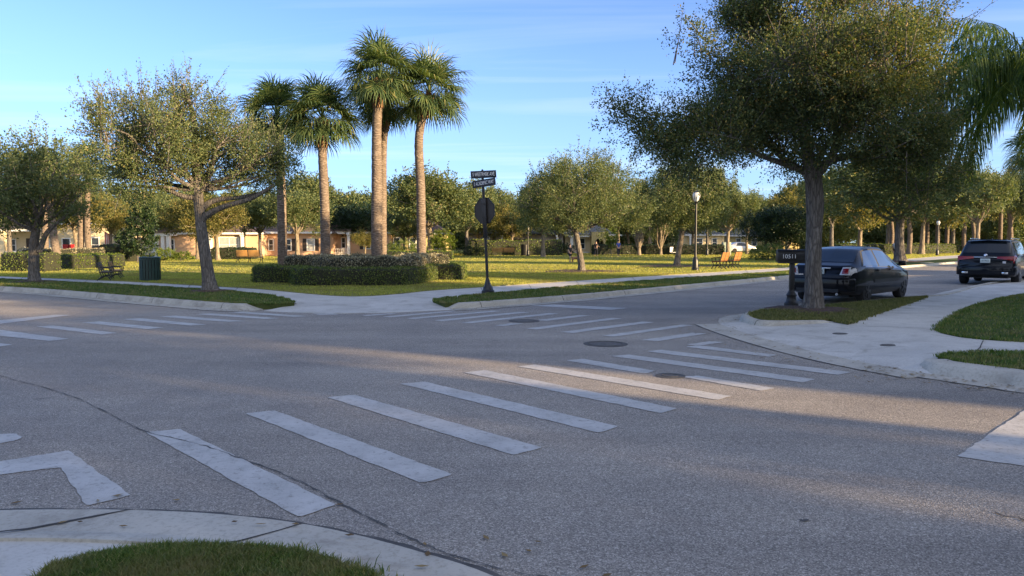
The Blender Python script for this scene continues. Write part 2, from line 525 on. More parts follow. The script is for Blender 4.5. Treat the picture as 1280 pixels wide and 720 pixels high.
class MB:
    def __init__(s):
        s.v, s.f, s.m = [], [], []

    def poly(s, pts, mi=0):
        i = len(s.v)
        s.v += [tuple(p) for p in pts]
        s.f.append(list(range(i, i + len(pts))))
        s.m.append(mi)

    def box(s, c, d, rz=0.0, mi=0, taper=1.0):
        x, y, z = d[0] / 2, d[1] / 2, d[2] / 2
        i = len(s.v)
        ca, sa = math.cos(rz), math.sin(rz)
        for dz in (-1, 1):
            k = taper if dz > 0 else 1
            for dx, dy in ((-1, -1), (1, -1), (1, 1), (-1, 1)):
                a, b = dx * x * k, dy * y * k
                s.v.append((c[0] + a * ca - b * sa, c[1] + a * sa + b * ca, c[2] + dz * z))
        for q in ((3, 2, 1, 0), (4, 5, 6, 7), (0, 1, 5, 4), (1, 2, 6, 5), (2, 3, 7, 6), (3, 0, 4, 7)):
            s.f.append([i + a for a in q])
            s.m.append(mi)
        return s

    def tube(s, pts, rad, n=10, mi=0, cap=True, jitter=0.0):
        pts = [Vector(p) for p in pts]
        if not hasattr(rad, '__len__'):
            rad = [rad] * len(pts)
        i0 = len(s.v)
        up = Vector((0, 0, 1))
        prev = None
        for k, p in enumerate(pts):
            t = (pts[min(k + 1, len(pts) - 1)] - pts[max(k - 1, 0)])
            if t.length < 1e-9:
                t = Vector((0, 0, 1))
            t.normalize()
            if prev is None:
                a = t.cross(Vector((1, 0, 0)) if abs(t.x) < 0.9 else Vector((0, 1, 0)))
            else:
                a = prev - t * prev.dot(t)
            a.normalize()
            prev = a
            b = t.cross(a)
            for q in range(n):
                th = 2 * PI * q / n
                r = rad[k] * (1 + (random.uniform(-jitter, jitter) if jitter else 0))
                s.v.append(tuple(p + (a * math.cos(th) + b * math.sin(th)) * r))
        for k in range(len(pts) - 1):
            for q in range(n):
                a0 = i0 + k * n + q
                a1 = i0 + k * n + (q + 1) % n
                s.f.append([a0, a1, a1 + n, a0 + n])
                s.m.append(mi)
        if cap:
            s.f.append([i0 + q for q in range(n)][::-1])
            s.m.append(mi)
            e = i0 + (len(pts) - 1) * n
            s.f.append([e + q for q in range(n)])
            s.m.append(mi)
        return s

    def lathe(s, prof, c=(0, 0, 0), n=20, mi=0):
        """prof: list of (radius, z)"""
        i0 = len(s.v)
        for r, z in prof:
            for q in range(n):
                th = 2 * PI * q / n
                s.v.append((c[0] + r * math.cos(th), c[1] + r * math.sin(th), c[2] + z))
        for k in range(len(prof) - 1):
            for q in range(n):
                a0 = i0 + k * n + q
                a1 = i0 + k * n + (q + 1) % n
                s.f.append([a0, a1, a1 + n, a0 + n])
                s.m.append(mi)
        s.f.append([i0 + q for q in range(n)][::-1])
        s.m.append(mi)
        e = i0 + (len(prof) - 1) * n
        s.f.append([e + q for q in range(n)])
        s.m.append(mi)
        return s

    def prism(s, pts, off, mi=0):
        """extrude a planar polygon by a vector"""
        off = Vector(off)
        n = len(pts)
        i = len(s.v)
        s.v += [tuple(p) for p in pts] + [tuple(Vector(p) + off) for p in pts]
        s.f.append([i + k for k in range(n)][::-1])
        s.f.append([i + n + k for k in range(n)])
        s.m += [mi, mi]
        for k in range(n):
            s.f.append([i + k, i + (k + 1) % n, i + n + (k + 1) % n, i + n + k])
            s.m.append(mi)
        return s

    def build(s, name, mats, parent=None, smooth=False, bevel=0.0, seg=2, angle=None):
        me = bpy.data.meshes.new(name)
        me.from_pydata(s.v, [], s.f)
        for x in (mats if isinstance(mats, (list, tuple)) else [mats]):
            me.materials.append(x)
        me.polygons.foreach_set('material_index', s.m)
        bm = bmesh.new()
        bm.from_mesh(me)
        bmesh.ops.recalc_face_normals(bm, faces=bm.faces)
        if bevel:
            ed = [e for e in bm.edges if len(e.link_faces) == 2 and e.calc_face_angle(0) > 0.5]
            bmesh.ops.bevel(bm, geom=ed, offset=bevel, segments=seg, affect='EDGES', profile=0.5, clamp_overlap=True)
        bm.to_mesh(me)
        bm.free()
        if smooth or bevel:
            me.polygons.foreach_set('use_smooth', [True] * len(me.polygons))
            if hasattr(me, 'set_sharp_from_angle'):
                me.set_sharp_from_angle(angle=angle or math.radians(40))
        me.update()
        return link(name, me, parent)


def catmull(pts, sub=8, closed=False):
    P = [Vector(p) for p in pts]
    n = len(P)
    out = []
    rng_ = range(n if closed else n - 1)
    for i in rng_:
        p0 = P[(i - 1) % n] if (closed or i > 0) else P[0] * 2 - P[1]
        p1 = P[i]
        p2 = P[(i + 1) % n]
        p3 = P[(i + 2) % n] if (closed or i + 2 < n) else P[-1] * 2 - P[-2]
        for k in range(sub):
            t = k / sub
            out.append(0.5 * ((2 * p1) + (p2 - p0) * t + (2 * p0 - 5 * p1 + 4 * p2 - p3) * t * t + (3 * p1 - p0 - 3 * p2 + p3) * t ** 3))
    if not closed:
        out.append(P[-1])
    return out


def copy_tree(root):
    r = root.copy()
    COL.objects.link(r)

    def rec(src, dst):
        for ch in [c for c in bpy.data.objects if c.parent == src]:
            c2 = ch.copy()
            COL.objects.link(c2)
            c2.parent = dst
            rec(ch, c2)
    rec(root, r)
    return r


# ------------------------------------------------------------------ ground, streets, kerbs, walks
def sheet(name, pts, mat, skirt=None, kind='structure', holes=None):
    """polygon sheet from 3D points; skirt = z of the bottom of its side walls"""
    P = [Vector(p) for p in pts]
    tris = tessellate_polygon([[Vector((p.x, p.y, 0)) for p in P]])
    V = [tuple(p) for p in P]
    F = []
    for t in tris:
        a, b, c = (P[i] for i in t)
        nz = (b - a).cross(c - a).z
        F.append(list(t) if nz > 0 else list(t)[::-1])
    if skirt is not None:
        n = len(P)
        V += [(p.x, p.y, skirt) for p in P]
        for i in range(n):
            j = (i + 1) % n
            F.append([i, j, n + j, n + i])
    me = bpy.data.meshes.new(name)
    me.from_pydata(V, [], F)
    me.materials.append(mat)
    me.update()
    o = link(name, me)
    o['kind'] = kind
    return o


def pxs(lst, z):
    return [G(x, y, z) for x, y in lst]


gs = 4000
sheet('ground', [(-gs, -gs, -0.03), (gs, -gs, -0.03), (gs, gs, -0.03), (-gs, gs, -0.03)], M['ground'])
# the road surface: one sheet of asphalt below every block of the crossing
sheet('road', [(-90, -70, 0), (90, -70, 0), (110, 20, 0), (190, 240, 0), (150, 240, 0), (-120, 120, 0)], M['asphalt'])

KZ = 0.13      # height of the blocks above the road
# --- park block
left_kerb = [(-420, 339), (-200, 350), (0, 363.5), (60, 367.5), (150, 375.5), (220, 381.5), (280, 386.5), (322, 388)]
right_kerb = [(560, 386.5), (585, 385.5), (620, 383), (700, 376.5), (800, 367), (900, 357), (985, 348.5), (1060, 341.5), (1130, 335), (1200, 329), (1290, 322)]


def sweep(name, line, prof, mat, hscale=None, kind='structure', parent=None):
    """sweep a cross profile [(offset to the left, z)] along a ground polyline"""
    L = [Vector((p.x, p.y, 0)) for p in line]
    V, F = [], []
    n = len(prof)
    for i, p in enumerate(L):
        t = (L[min(i + 1, len(L) - 1)] - L[max(i - 1, 0)]).normalized()
        nrm = Vector((-t.y, t.x, 0))
        h = hscale(i / (len(L) - 1)) if hscale else 1
        for o, z in prof:
            q = p + nrm * o
            V.append((q.x, q.y, z * h if z > 0.012 else z))
    for i in range(len(L) - 1):
        for k in range(n - 1):
            F.append([i * n + k, i * n + k + 1, (i + 1) * n + k + 1, (i + 1) * n + k])
    for e in (0, len(L) - 1):
        F.append([e * n + k for k in range(n)])
    me = bpy.data.meshes.new(name)
    me.from_pydata(V, [], F)
    me.materials.append(mat)
    bm = bmesh.new()
    bm.from_mesh(me)
    bmesh.ops.recalc_face_normals(bm, faces=bm.faces)
    bm.to_mesh(me)
    bm.free()
    me.update()
    o = link(name, me, parent)
    if kind:
        o['kind'] = kind
    return o


# profile: gutter pan, rounded face, top; offset positive = towards the block (left of travel direction)
KERB = [(-0.42, -0.02), (-0.42, 0.006), (-0.02, 0.010), (0.0, 0.02), (0.03, 0.095), (0.055, 0.122), (0.10, 0.140), (0.19, 0.141), (0.22, 0.134), (0.22, -0.02)]
lk = catmull(pxs(left_kerb, 0), 6)
rk = catmull(pxs(right_kerb, 0), 6)


def fade_end(a, b):
    def f(t):
        if t < a:
            return max(0.12, t / a) if a > 0 else 1
        if t > b:
            return max(0.12, (1 - t) / (1 - b))
        return 1
    return f


sweep('kerb', lk, KERB, M['kerb'], fade_end(0, 0.93))
sweep('kerb', rk, KERB, M['kerb'], fade_end(0.06, 1.1))


def off(line, d):
    L = [Vector((p.x, p.y, 0)) for p in line]
    out = []
    for i, p in enumerate(L):
        t = (L[min(i + 1, len(L) - 1)] - L[max(i - 1, 0)]).normalized()
        out.append(p + Vector((-t.y, t.x, 0)) * d)
    return out


def setz(pts, z):
    return [Vector((p.x, p.y, z)) for p in pts]


# verges (grass between kerb and sidewalk)
lv_in = pxs([(368, 378), (352, 372.5), (330, 368.5), (265, 362.5), (150, 356), (0, 349), (-200, 341), (-420, 334)], KZ)
left_verge = setz(off(lk, 0.21), KZ - 0.004) + [Vector((p.x, p.y, KZ - 0.004)) for p in lv_in]
sheet('grass_verge', left_verge, M['verge'], -0.02)
rv_out = pxs([(1290, 317.5), (1200, 322.2), (1130, 327.5), (1060, 332.5), (985, 339), (860, 347.5), (760, 354.5), (640, 365), (570, 371.5), (541, 375)], KZ)
right_verge = setz(off(rk, 0.21), KZ - 0.004) + setz(rv_out, KZ - 0.004)
sheet('grass_verge', right_verge, M['verge'], -0.02)
# main lawn behind the walks
lawn_front = pxs([(-420, 331), (-200, 337.5), (0, 345), (150, 351), (250, 356.5), (320, 360.5), (380, 366), (425, 369.3), (462, 369.2), (500, 366.5), (540, 362.5), (600, 358.5), (700, 351.8), (800, 345.5), (900, 339.5), (985, 334), (1060, 328.5), (1130, 323.6), (1200, 318.7), (1290, 314.5)], KZ)
lawn_front = [Vector((p.x, p.y, KZ - 0.004)) for p in catmull(lawn_front, 4)]
far = [Vector((420, 560, KZ - 0.004)), Vector((-560, 560, KZ - 0.004)), Vector((-420, 200, KZ - 0.004))]
sheet('park_lawn', lawn_front + far, M['lawn'], -0.02)
# walks: full strip of concrete below grass level edge, as one sheet 6 mm under the turf top
walk_poly = [G(*p, KZ - 0.02) for p in [(-420, 336), (-200, 343), (0, 351), (150, 358), (265, 364.5), (330, 370.5), (352, 374.5)]]
ramp_edge = pxs([(330, 388.5), (372, 390.5), (420, 391.5), (470, 391), (520, 389.2), (566, 386.8)], 0.008)
walk_poly += [G(372, 379.5, KZ * 0.5)] + ramp_edge + [G(541, 377, KZ * 0.6)]
walk_poly += [G(*p, KZ - 0.02) for p in [(570, 373), (640, 366.5), (760, 356), (860, 349), (985, 340.5), (1060, 334), (1130, 329), (1200, 323.7), (1290, 319)]]
walk_poly += [G(*p, KZ - 0.02) for p in [(1290, 312.5), (1200, 316.7), (1130, 321.6), (1060, 326.5), (985, 332), (900, 337.5), (800, 343.5), (700, 349.8), (600, 356), (540, 360), (500, 364), (462, 366.5), (425, 366.5), (380, 363), (320, 358), (250, 354), (150, 348.5), (0, 343), (-200, 335.5), (-420, 329)]]
sheet('sidewalk', walk_poly, M['walk'], -0.02)

# --- right block (tree, mailbox, cars beside it)
isl_kerb = [(925, 401), (945, 394.5), (985, 386.5), (1040, 382), (1090, 377), (1130, 372.5), (1180, 365)]
n0 = G(924, 402)
street_dir = Vector((0.725, 0.69, 0)).normalized()
b0 = n0 + Vector((0.9, 0.35, 0))
isl_line = pxs([(1060, 409.5), (1035, 410.5), (1000, 411), (965, 411), (943, 409.5), (929, 406), (925, 402), (929, 398)], 0) + [n0 + Vector((1.0, 1.45, 0))]
isl_line += [Vector((7.3, 17.55, 0)), Vector((9.55, 19.25, 0)), Vector((10.6, 20.0, 0)), Vector((11.6, 20.75, 0)), Vector((12.6, 21.65, 0))]
isl_line += pxs([(1230, 358), (1285, 351.0), (1330, 346)], 0)
tl0 = isl_line[-1]
for d in (6, 14, 24, 44):
    isl_line.append(tl0 + street_dir * d + Vector((0.006 * d * d, 0, 0)))
isl = catmull(isl_line, 5)
isl_rev = isl[::-1]       # travel so that the block lies on the left
sweep('kerb', isl_rev, KERB, M['kerb'], fade_end(0, 0.955))
isl_in = setz(off(isl_rev, 0.21), KZ - 0.004)[::-1]
isl_walk = pxs([(1060, 404.5), (1098, 391), (1140, 377.5), (1180, 366.5), (1230, 358.5), (1285, 351.5)], KZ)
cut_i = min(range(len(isl_in)), key=lambda i: (isl_in[i] - Vector((11.3, 20.4, KZ))).length)
isl_verge = isl_in[3:cut_i + 1] + setz(pxs([(1140, 377.5), (1098, 391), (1060, 404.5)], KZ), KZ - 0.004)
sheet('grass_verge', isl_verge, M['dry'], -0.02)

near_edge = [(884, 405), (905, 413), (940, 424), (1000, 440.5), (1070, 456), (1130, 467), (1150, 470.5)]
ne = catmull(pxs(near_edge, 0.006), 5)
# gutter lip round the ramp
GUT = [(-0.24, -0.02), (-0.24, 0.007), (0.24, 0.012), (0.24, -0.02)]
sweep('gutter', ne, GUT, M['kerb'])
# kerb of the strip with short grass to the right of the ramp
sk = [(1141, 461), (1160, 467.5), (1200, 474), (1250, 481), (1290, 487), (1400, 500)]
skl = catmull(pxs(sk, 0.0), 6)
tail = skl[-1]
skl += [tail + Vector((2.5, -1.6, 0)), tail + Vector((8, -6.6, 0)), tail + Vector((30, -27, 0))]
sweep('kerb', skl, [(-0.30, -0.02), (-0.30, 0.006), (-0.02, 0.010), (0.0, 0.02), (0.05, 0.10), (0.08, 0.132), (0.14, 0.150), (0.34, 0.152), (0.37, 0.145), (0.37, -0.02)], M['kerb'], fade_end(0.05, 1.1))
stt = setz(off(skl, 0.36), KZ + 0.012)
strip_top = pxs([(1400, 440), (1280, 441), (1225, 440.5), (1190, 443), (1172, 447)], KZ)
bx0 = stt[-1]
strip = stt[3:] + [bx0 + Vector((2.4, 1.9, 0)), Vector((strip_top[0].x + 3.0, strip_top[0].y - 1.2, KZ + 0.012))] + setz(strip_top, KZ + 0.012)
sheet('grass_verge', strip, M['verge'], -0.02)
# right lawn
rl = pxs([(1171, 411.5), (1182, 402), (1206, 387), (1235, 377.5), (1262, 371), (1290, 366.5)], KZ)
rlb = pxs([(1400, 432), (1290, 427), (1235, 424), (1200, 420.5), (1180, 416.5)], KZ)
rlawn = setz(catmull(rl, 4), KZ - 0.004) + [Vector((80, 66, KZ - 0.004)), Vector((95, -40, KZ - 0.004)), Vector((30, -12, KZ - 0.004))] + setz(catmull(rlb, 4), KZ - 0.004)
sheet('right_lawn', rlawn, M['verge'], -0.02)
# concrete under and between them, sloping down to the gutter
cw = [Vector((p.x, p.y, 0.012)) for p in off(ne, 0.235)]
WZ = KZ - 0.012
brk_ = [G(*p, WZ) for p in [(1164, 449), (1168, 436), (1158, 427), (1130, 417), (1095, 409), (1056, 402), (1010, 401)]]
sheet('sidewalk', cw + [G(1152, 459, 0.06)] + brk_ + [G(960, 402, 0.08), G(930, 402, 0.03), G(905, 403, 0.012)], M['walk'], -0.02)
flat = brk_[:6] + [G(1098, 388, WZ), G(1140, 375, WZ), G(1180, 364.5, WZ), G(1230, 356.5, WZ), G(1285, 349.5, WZ), Vector((82, 72, WZ)), Vector((46, -6, WZ)), G(1400, 446, WZ), G(1190, 447, WZ)]
sheet('sidewalk', flat, M['walk'], -0.02)

# --- corner where the photographer stands
nk = [(-260, 655), (-120, 645), (0, 641.5), (80, 640.5), (150, 641), (250, 645), (350, 655), (430, 670), (520, 694), (610, 724), (760, 800)]
nkl = catmull(pxs(nk, 0.0), 5)[::-1]
NK = [(-0.03, -0.02), (-0.03, 0.008), (0.33, 0.020), (0.38, 0.030), (0.42, 0.040), (0.46, 0.047), (0.50, 0.048), (0.50, -0.02)]
tl = nkl[0]
nkl = [tl + Vector((14, -14.5, 0)), tl + Vector((4.5, -4.8, 0)), tl + Vector((1.5, -1.55, 0))] + nkl
tl2 = nkl[-1]
nkl += [tl2 + Vector((-3, 0.4, 0)), tl2 + Vector((-20, 7, 0))]
# travelling right to left here, the block is on the left-hand side
sweep('kerb', nkl, NK, M['kerb'])
inner = off(nkl, 0.49)
NZ = 0.03
near_ground = setz(inner, NZ) + [Vector((-40, 0, NZ)), Vector((-40, -40, NZ)), Vector((16, -40, NZ))]
sheet('sidewalk', near_ground, M['walk'], -0.03)
near_turf = [(50, 726), (90, 706), (130, 696), (200, 688.5), (300, 686.5), (350, 691), (400, 699.5), (432, 713), (478, 738), (420, 900), (-40, 900)]
turf_pts = catmull(pxs(near_turf, 0.055), 4, True)
sheet('near_lawn', setz(turf_pts, 0.058), M['verge'], -0.02)


# joints in the concrete
def strip_mesh(line, w, z=None, wob=0.0):
    L = [Vector(p) for p in line]
    V, F = [], []
    for i, p in enumerate(L):
        t = (L[min(i + 1, len(L) - 1)] - L[max(i - 1, 0)])
        t.z = 0
        t.normalize()
        nrm = Vector((-t.y, t.x, 0))
        ww = w * (1 + random.uniform(-wob, wob))
        dz = z if z is not None else p.z
        a = p + nrm * ww / 2
        b = p - nrm * ww / 2
        V += [(a.x, a.y, dz), (b.x, b.y, dz)]
    for i in range(len(L) - 1):
        F.append([2 * i, 2 * i + 1, 2 * i + 3, 2 * i + 2])
    return V, F


def strips(name, lines, w, mat, wob=0.3, kind='structure'):
    V, F = [], []
    for ln in lines:
        v, f = strip_mesh(ln, w, None, wob)
        k = len(V)
        V += v
        F += [[a + k for a in q] for q in f]
    me = bpy.data.meshes.new(name)
    me.from_pydata(V, [], F)
    me.materials.append(mat)
    me.update()
    for p in me.polygons:
        if p.normal.z < 0:
            p.flip()
    o = link(name, me)
    o['kind'] = kind
    return o


def jl(a, b, z, n=6, w=0.012):
    p, q = G(*a, z), G(*b, z)
    return [p.lerp(q, i / n) + Vector((random.uniform(-w, w), random.uniform(-w, w), 0.002)) for i in range(n + 1)]


def kerb_joint(px, py, ang=0.0):
    p = G(px, py, 0)
    best = min(range(1, len(nkl) - 1), key=lambda i: (Vector((nkl[i].x, nkl[i].y, 0)) - p).length)
    t = (nkl[best + 1] - nkl[best - 1]).normalized()
    nrm = Vector((-t.y, t.x, 0))
    out = []
    for o_, z_ in [(-0.03, 0.011), (0.1, 0.0155), (0.33, 0.0235), (0.40, 0.040), (0.5, 0.051)]:
        q = p + nrm * (o_ + 0.0) + t * (ang * o_) + t * random.uniform(-0.01, 0.01)
        out.append(Vector((q.x, q.y, z_)))
    return out


strips('concrete_joints', [kerb_joint(152, 641, 1.0), kerb_joint(372, 658, 0.4), kerb_joint(-120, 645, 0.2)], 0.02, M['joint'], 0.5)
strips('concrete_joints', [
    jl((1056, 407), (1170, 410.5), KZ - 0.008), jl((1104, 391.5), (1200, 393), KZ - 0.008), jl((1150, 376.5), (1240, 377), KZ - 0.008),
    jl((1230, 426), (1222, 439), KZ - 0.008), jl((1195, 365), (1262, 368.5), KZ - 0.008)], 0.014, M['joint'], 0.4)
strips('kerb_joints', [[G(1180, 471, 0) + Vector((0.0, 0.02, 0.02)), G(1180, 471, 0) + Vector((0.06, 0.1, 0.12)), G(1180, 471, 0) + Vector((0.22, 0.3, 0.156))]], 0.016, M['joint'], 0.3)
sp_j = []
for x in (30, 110, 180, 240, 300):
    sp_j.append(jl((x, 344.5 + x * 0.041), (x - 6, 349.5 + x * 0.044), KZ - 0.017, 3))
for x in (600, 660, 720, 790, 860, 930):
    sp_j.append(jl((x, 358 - (x - 600) * 0.0635), (x + 6, 369 - (x - 600) * 0.084), KZ - 0.017, 3))
strips('concrete_joints', sp_j, 0.015, M['joint'], 0.3)

def profile_joints(line, prof, spacing, start=0.6):
    L = [Vector((p.x, p.y, 0)) for p in line]
    acc, nxt, out = 0.0, start, []
    for i in range(len(L) - 1):
        seg = (L[i + 1] - L[i]).length
        while nxt < acc + seg:
            p = L[i].lerp(L[i + 1], (nxt - acc) / seg)
            t = (L[i + 1] - L[i]).normalized()
            nr = Vector((-t.y, t.x, 0))
            out.append([Vector((p.x + nr.x * (a + (-.003 if z > .02 else 0)), p.y + nr.y * (a + (-.003 if z > .02 else 0)), z + .003)) for a, z in prof if z > 0])
            nxt += spacing * random.uniform(.96, 1.04)
        acc += seg
    return out


strips('kerb_joints', profile_joints(lk[10:-2], KERB, 3.0), 0.018, M['joint'], .3)
strips('kerb_joints', profile_joints(rk[4:-4], KERB, 3.0), 0.018, M['joint'], .3)
strips('kerb_joints', profile_joints(isl_rev[20:-6], KERB, 3.0), 0.018, M['joint'], .3)
for line, o_, a_, b_ in ((lk, -0.43, 0, 0), (rk, -0.43, 0, 0), (ne, -0.25, 0, 0), (skl, -0.31, 0, 10), (nkl, -0.04, 0, 0)):
    sm = [Vector((p.x + random.uniform(-.012, .012), p.y + random.uniform(-.012, .012), 0.0065)) for p in off(line, o_)]
    strips('road_edge_seam', [sm], 0.035, M['tar'], .7)


def litter(line, o_lo, o_hi, count, zfun, seed):
    r = np.random.default_rng(seed)
    L = [Vector((p.x, p.y, 0)) for p in line]
    V, F = [], []
    for k in range(count):
        i = int(r.integers(0, len(L) - 1))
        p = L[i].lerp(L[i + 1], float(r.random()))
        t = (L[i + 1] - L[i]).normalized()
        nr = Vector((-t.y, t.x, 0))
        o_ = float(r.uniform(o_lo, o_hi))
        q = p + nr * o_
        z = zfun(o_) + .004
        a = float(r.uniform(0, 6.28))
        l, w = float(r.uniform(.015, .04)), float(r.uniform(.008, .018))
        ux, uy = math.cos(a), math.sin(a)
        j = len(V)
        V += [(q.x - ux * l, q.y - uy * l, z + float(r.uniform(0, .006))), (q.x - uy * w, q.y + ux * w, z + .003), (q.x + ux * l, q.y + uy * l, z + float(r.uniform(0, .01))), (q.x + uy * w, q.y - ux * w, z + .002)]
        F.append([j, j + 1, j + 2, j + 3])
    return V, F


M['litter'] = leaf_mat('dry_fallen_leaf', [(0.0, (0.09, 0.055, 0.025)), (0.5, (0.19, 0.12, 0.05)), (1.0, (0.32, 0.23, 0.10))], 0.1, 0.8)
LV, LFc = [], []
for line, lo, hi, n_, zf in ((lk, -.5, -.02, 260, lambda a: .012), (rk, -.5, -.02, 380, lambda a: .012), (isl_rev, -.45, -.02, 300, lambda a: .012), (ne, -.9, .3, 160, lambda a: .014 if a > -.24 else .006), (skl, -.7, -.02, 160, lambda a: .014), (nkl, -.5, .3, 30, lambda a: .024 if a > 0 else .006), (rk, -3.5, -.5, 120, lambda a: .006)):
    v_, f_ = litter(line, lo, hi, n_, zf, n_)
    k_ = len(LV)
    LV += v_
    LFc += [[x + k_ for x in q] for q in f_]
lo_ = link('fallen_leaves', np_mesh('fallen_leaves', np.array(LV), LFc, M['litter']))
lo_['kind'] = 'stuff'
lo_['label'] = 'dry fallen leaves along the kerbs'

# ------------------------------------------------------------------ painted markings
PZ = 0.005


def marks(name, quads, z=PZ):
    """painted bars with slightly ragged, rounded outlines"""
    V, F = [], []
    for q in quads:
        P = [G(x, y, 0) for x, y in q]
        out = []
        n = len(P)
        for i in range(n):
            a, b = P[i], P[(i + 1) % n]
            L = (b - a).length
            k = max(3, int(L / 0.10))
            e = (b - a).normalized()
            nr = Vector((-e.y, e.x, 0))
            for j in range(k):
                t = j / k + (0.018 / L if j == 0 else 0)
                out.append(a.lerp(b, t) + nr * random.uniform(-0.008, 0.008))
            out.append(a.lerp(b, 1 - 0.018 / L))
        tris = tessellate_polygon([[Vector((p.x, p.y, 0)) for p in out]])
        base = len(V)
        V += [(p.x, p.y, z) for p in out]
        for t in tris:
            a, b, c = (out[i] for i in t)
            tt = list(t) if (b - a).cross(c - a).z > 0 else list(t)[::-1]
            F.append([base + i for i in tt])
    me = bpy.data.meshes.new(name)
    me.from_pydata(V, [], F)
    me.materials.append(M['paint'])
    me.update()
    o = link(name, me)
    o['kind'] = 'structure'
    return o


marks('crosswalk_bars', [
    [(182, 541), (225, 536.5), (421, 632), (374, 647)],
    [(306, 517), (343, 513.5), (566, 594), (527, 604.5)],
    [(409, 497), (442, 494), (679, 560), (642, 569.5)],
    [(500, 480), (530, 477.5), (773, 533.5), (748, 541.5)],
    [(580, 466), (606, 463), (846, 511), (826, 517)],
    [(647, 458.5), (669, 456), (914, 495.5), (897, 500.5)],
    [(708, 451), (728, 448.8), (819, 464), (805, 467.5)],
    [(850, 471), (872, 470), (969, 485.5), (951, 489)],
    [(764, 445.5), (786, 443.5), (1019, 474.5), (1003, 478.5)],
    [(808, 439.7), (826, 437.5), (1063, 465.5), (1048, 469)],
    [(857, 433.8), (874, 432), (971, 444), (962, 446.5)],
])
marks('crosswalk_bars', [
    [(-40, 416), (-5, 411.8), (86, 424), (62, 426.5)],
    [(-70, 428), (-40, 426), (16, 431), (-10, 435)],
    [(45, 408.5), (66, 407), (147, 416.5), (127, 418.5)],
    [(102, 403.5), (124, 402), (205, 410), (183, 411.8)],
    [(153, 399.3), (175, 398), (258, 406), (238, 407.3)],
    [(199, 396), (220, 394.8), (304, 401.5), (284, 402.6)],
    [(244, 393), (262, 391.9), (350, 398), (331, 399)],
    [(284, 390.6), (303, 389.8), (385, 395.4), (368, 396.3)],
    [(390, 392.2), (415, 391.8), (424, 393.3), (400, 394)],
])
marks('stop_line', [[(-30, 403.5), (70, 393.6), (90, 394), (-20, 407.5)]])
marks('crosswalk_bars', [
    [(452, 394.2), (490, 391.8), (497, 392.4), (458, 395.2)],
    [(478, 396), (560, 389), (570, 389.4), (487, 397)],
    [(508, 398), (616, 388.6), (627, 389.2), (517, 399)],
    [(543, 400.6), (650, 390), (662, 390.6), (553, 401.8)],
    [(577, 403.4), (686, 391.6), (699, 392.3), (588, 404.4)],
    [(618, 407), (640, 404.2), (655, 404.5), (630, 408)],
    [(672, 400.2), (725, 394), (738, 394.6), (684, 401.3)],
    [(657, 411), (765, 397.6), (778, 398.2), (671, 412.2)],
    [(701, 415.2), (803, 402.2), (818, 403), (716, 416.6)],
    [(752, 420), (852, 406), (867, 406.8), (767, 421.2)],
    [(802, 425.4), (866, 416.2), (884, 417.2), (822, 426.8)],
    [(858, 431), (888, 426.8), (906, 428), (872, 432.6)],
])
marks('stop_line', [[(662, 382.3), (690, 380.7), (785, 385.3), (762, 387.6)]])
marks('stop_line', [[(1196, 571), (1285, 510), (1420, 420), (1560, 440), (1420, 520), (1288, 584.5)]])
marks('road_line', [[(-60, 592), (0, 577.5), (86, 563.5), (164, 620), (108, 633), (76, 584.5), (40, 589), (0, 594), (-60, 607)],
                   [(-60, 550), (-5, 543.5), (20, 542.5), (29, 547), (20, 551), (-5, 556), (-60, 562)]])

# tar seam and small cracks in the road
crk = catmull(pxs([(-120, 430), (0, 470), (50, 483), (100, 500), (150, 525), (185, 541), (245, 555), (310, 577), (370, 600), (430, 632), (500, 668), (560, 693), (640, 715), (700, 726)], 0.0), 10)
crk = [p + Vector((random.uniform(-.008, .008), random.uniform(-.008, .008), 0.0075)) for p in crk]
strips('road_crack', [crk], 0.009, M['tar'], 0.9)
strips('road_crack', [[G(1000, 650, 0) + Vector((0, 0, .006)), G(1004, 652, 0) + Vector((0, 0, .006)), G(1010, 650, 0) + Vector((0, 0, .006))],
                      [G(1243, 641, 0) + Vector((0, 0, .006)), G(1256, 646, 0) + Vector((0, 0, .006)), G(1272, 647, 0) + Vector((0, 0, .006)), G(1284, 653, 0) + Vector((0, 0, .006))]], 0.02, M['tar'], 0.6)
for px, py, r, lab in ((655, 401.3, 0.24, 'round iron manhole cover set between the broken bars of the far crosswalk'),
                       (757, 430, 0.27, 'round iron manhole cover in open asphalt between the two crosswalks'),
                       (838, 470, 0.10, 'small iron valve cover in the gap of a near crosswalk bar')):
    p = G(px, py, 0)
    t = thing('manhole_cover', lab, 'manhole cover', (p.x, p.y, 0))
    MB().lathe([(r, 0.0), (r, 0.009), (r * 0.96, 0.011), (r * 0.95, 0.006), (r * 0.5, 0.007), (0.01, 0.007)], n=28).build('lid', M['iron_cover'], t)
    MB().lathe([(r + 0.08, 0.002), (r + 0.08, 0.0055), (r + 0.004, 0.0065), (r + 0.004, 0.002)], n=28).build('collar', M['tar'], t)
for px, py, lab in ((1051, 417, 'small dark round valve cover in the pale sidewalk nearer the grass island'), (1112, 431.5, 'small dark round valve cover in the pale sidewalk nearer the road')):
    bpy.context.view_layer.update()
    hit = SC.ray_cast(bpy.context.evaluated_depsgraph_get(), Vector((0, 0, CAM_H)), ray(px, py).normalized())
    p = hit[1]
    t = thing('valve_cover', lab, 'valve cover', (p.x, p.y, 0.0))
    zt = p.z - 0.001
    MB().lathe([(0.13, 0.0), (0.13, zt), (0.115, zt + 0.006), (0.01, zt + 0.005)], n=20).build('lid', M['iron_cover'], t)


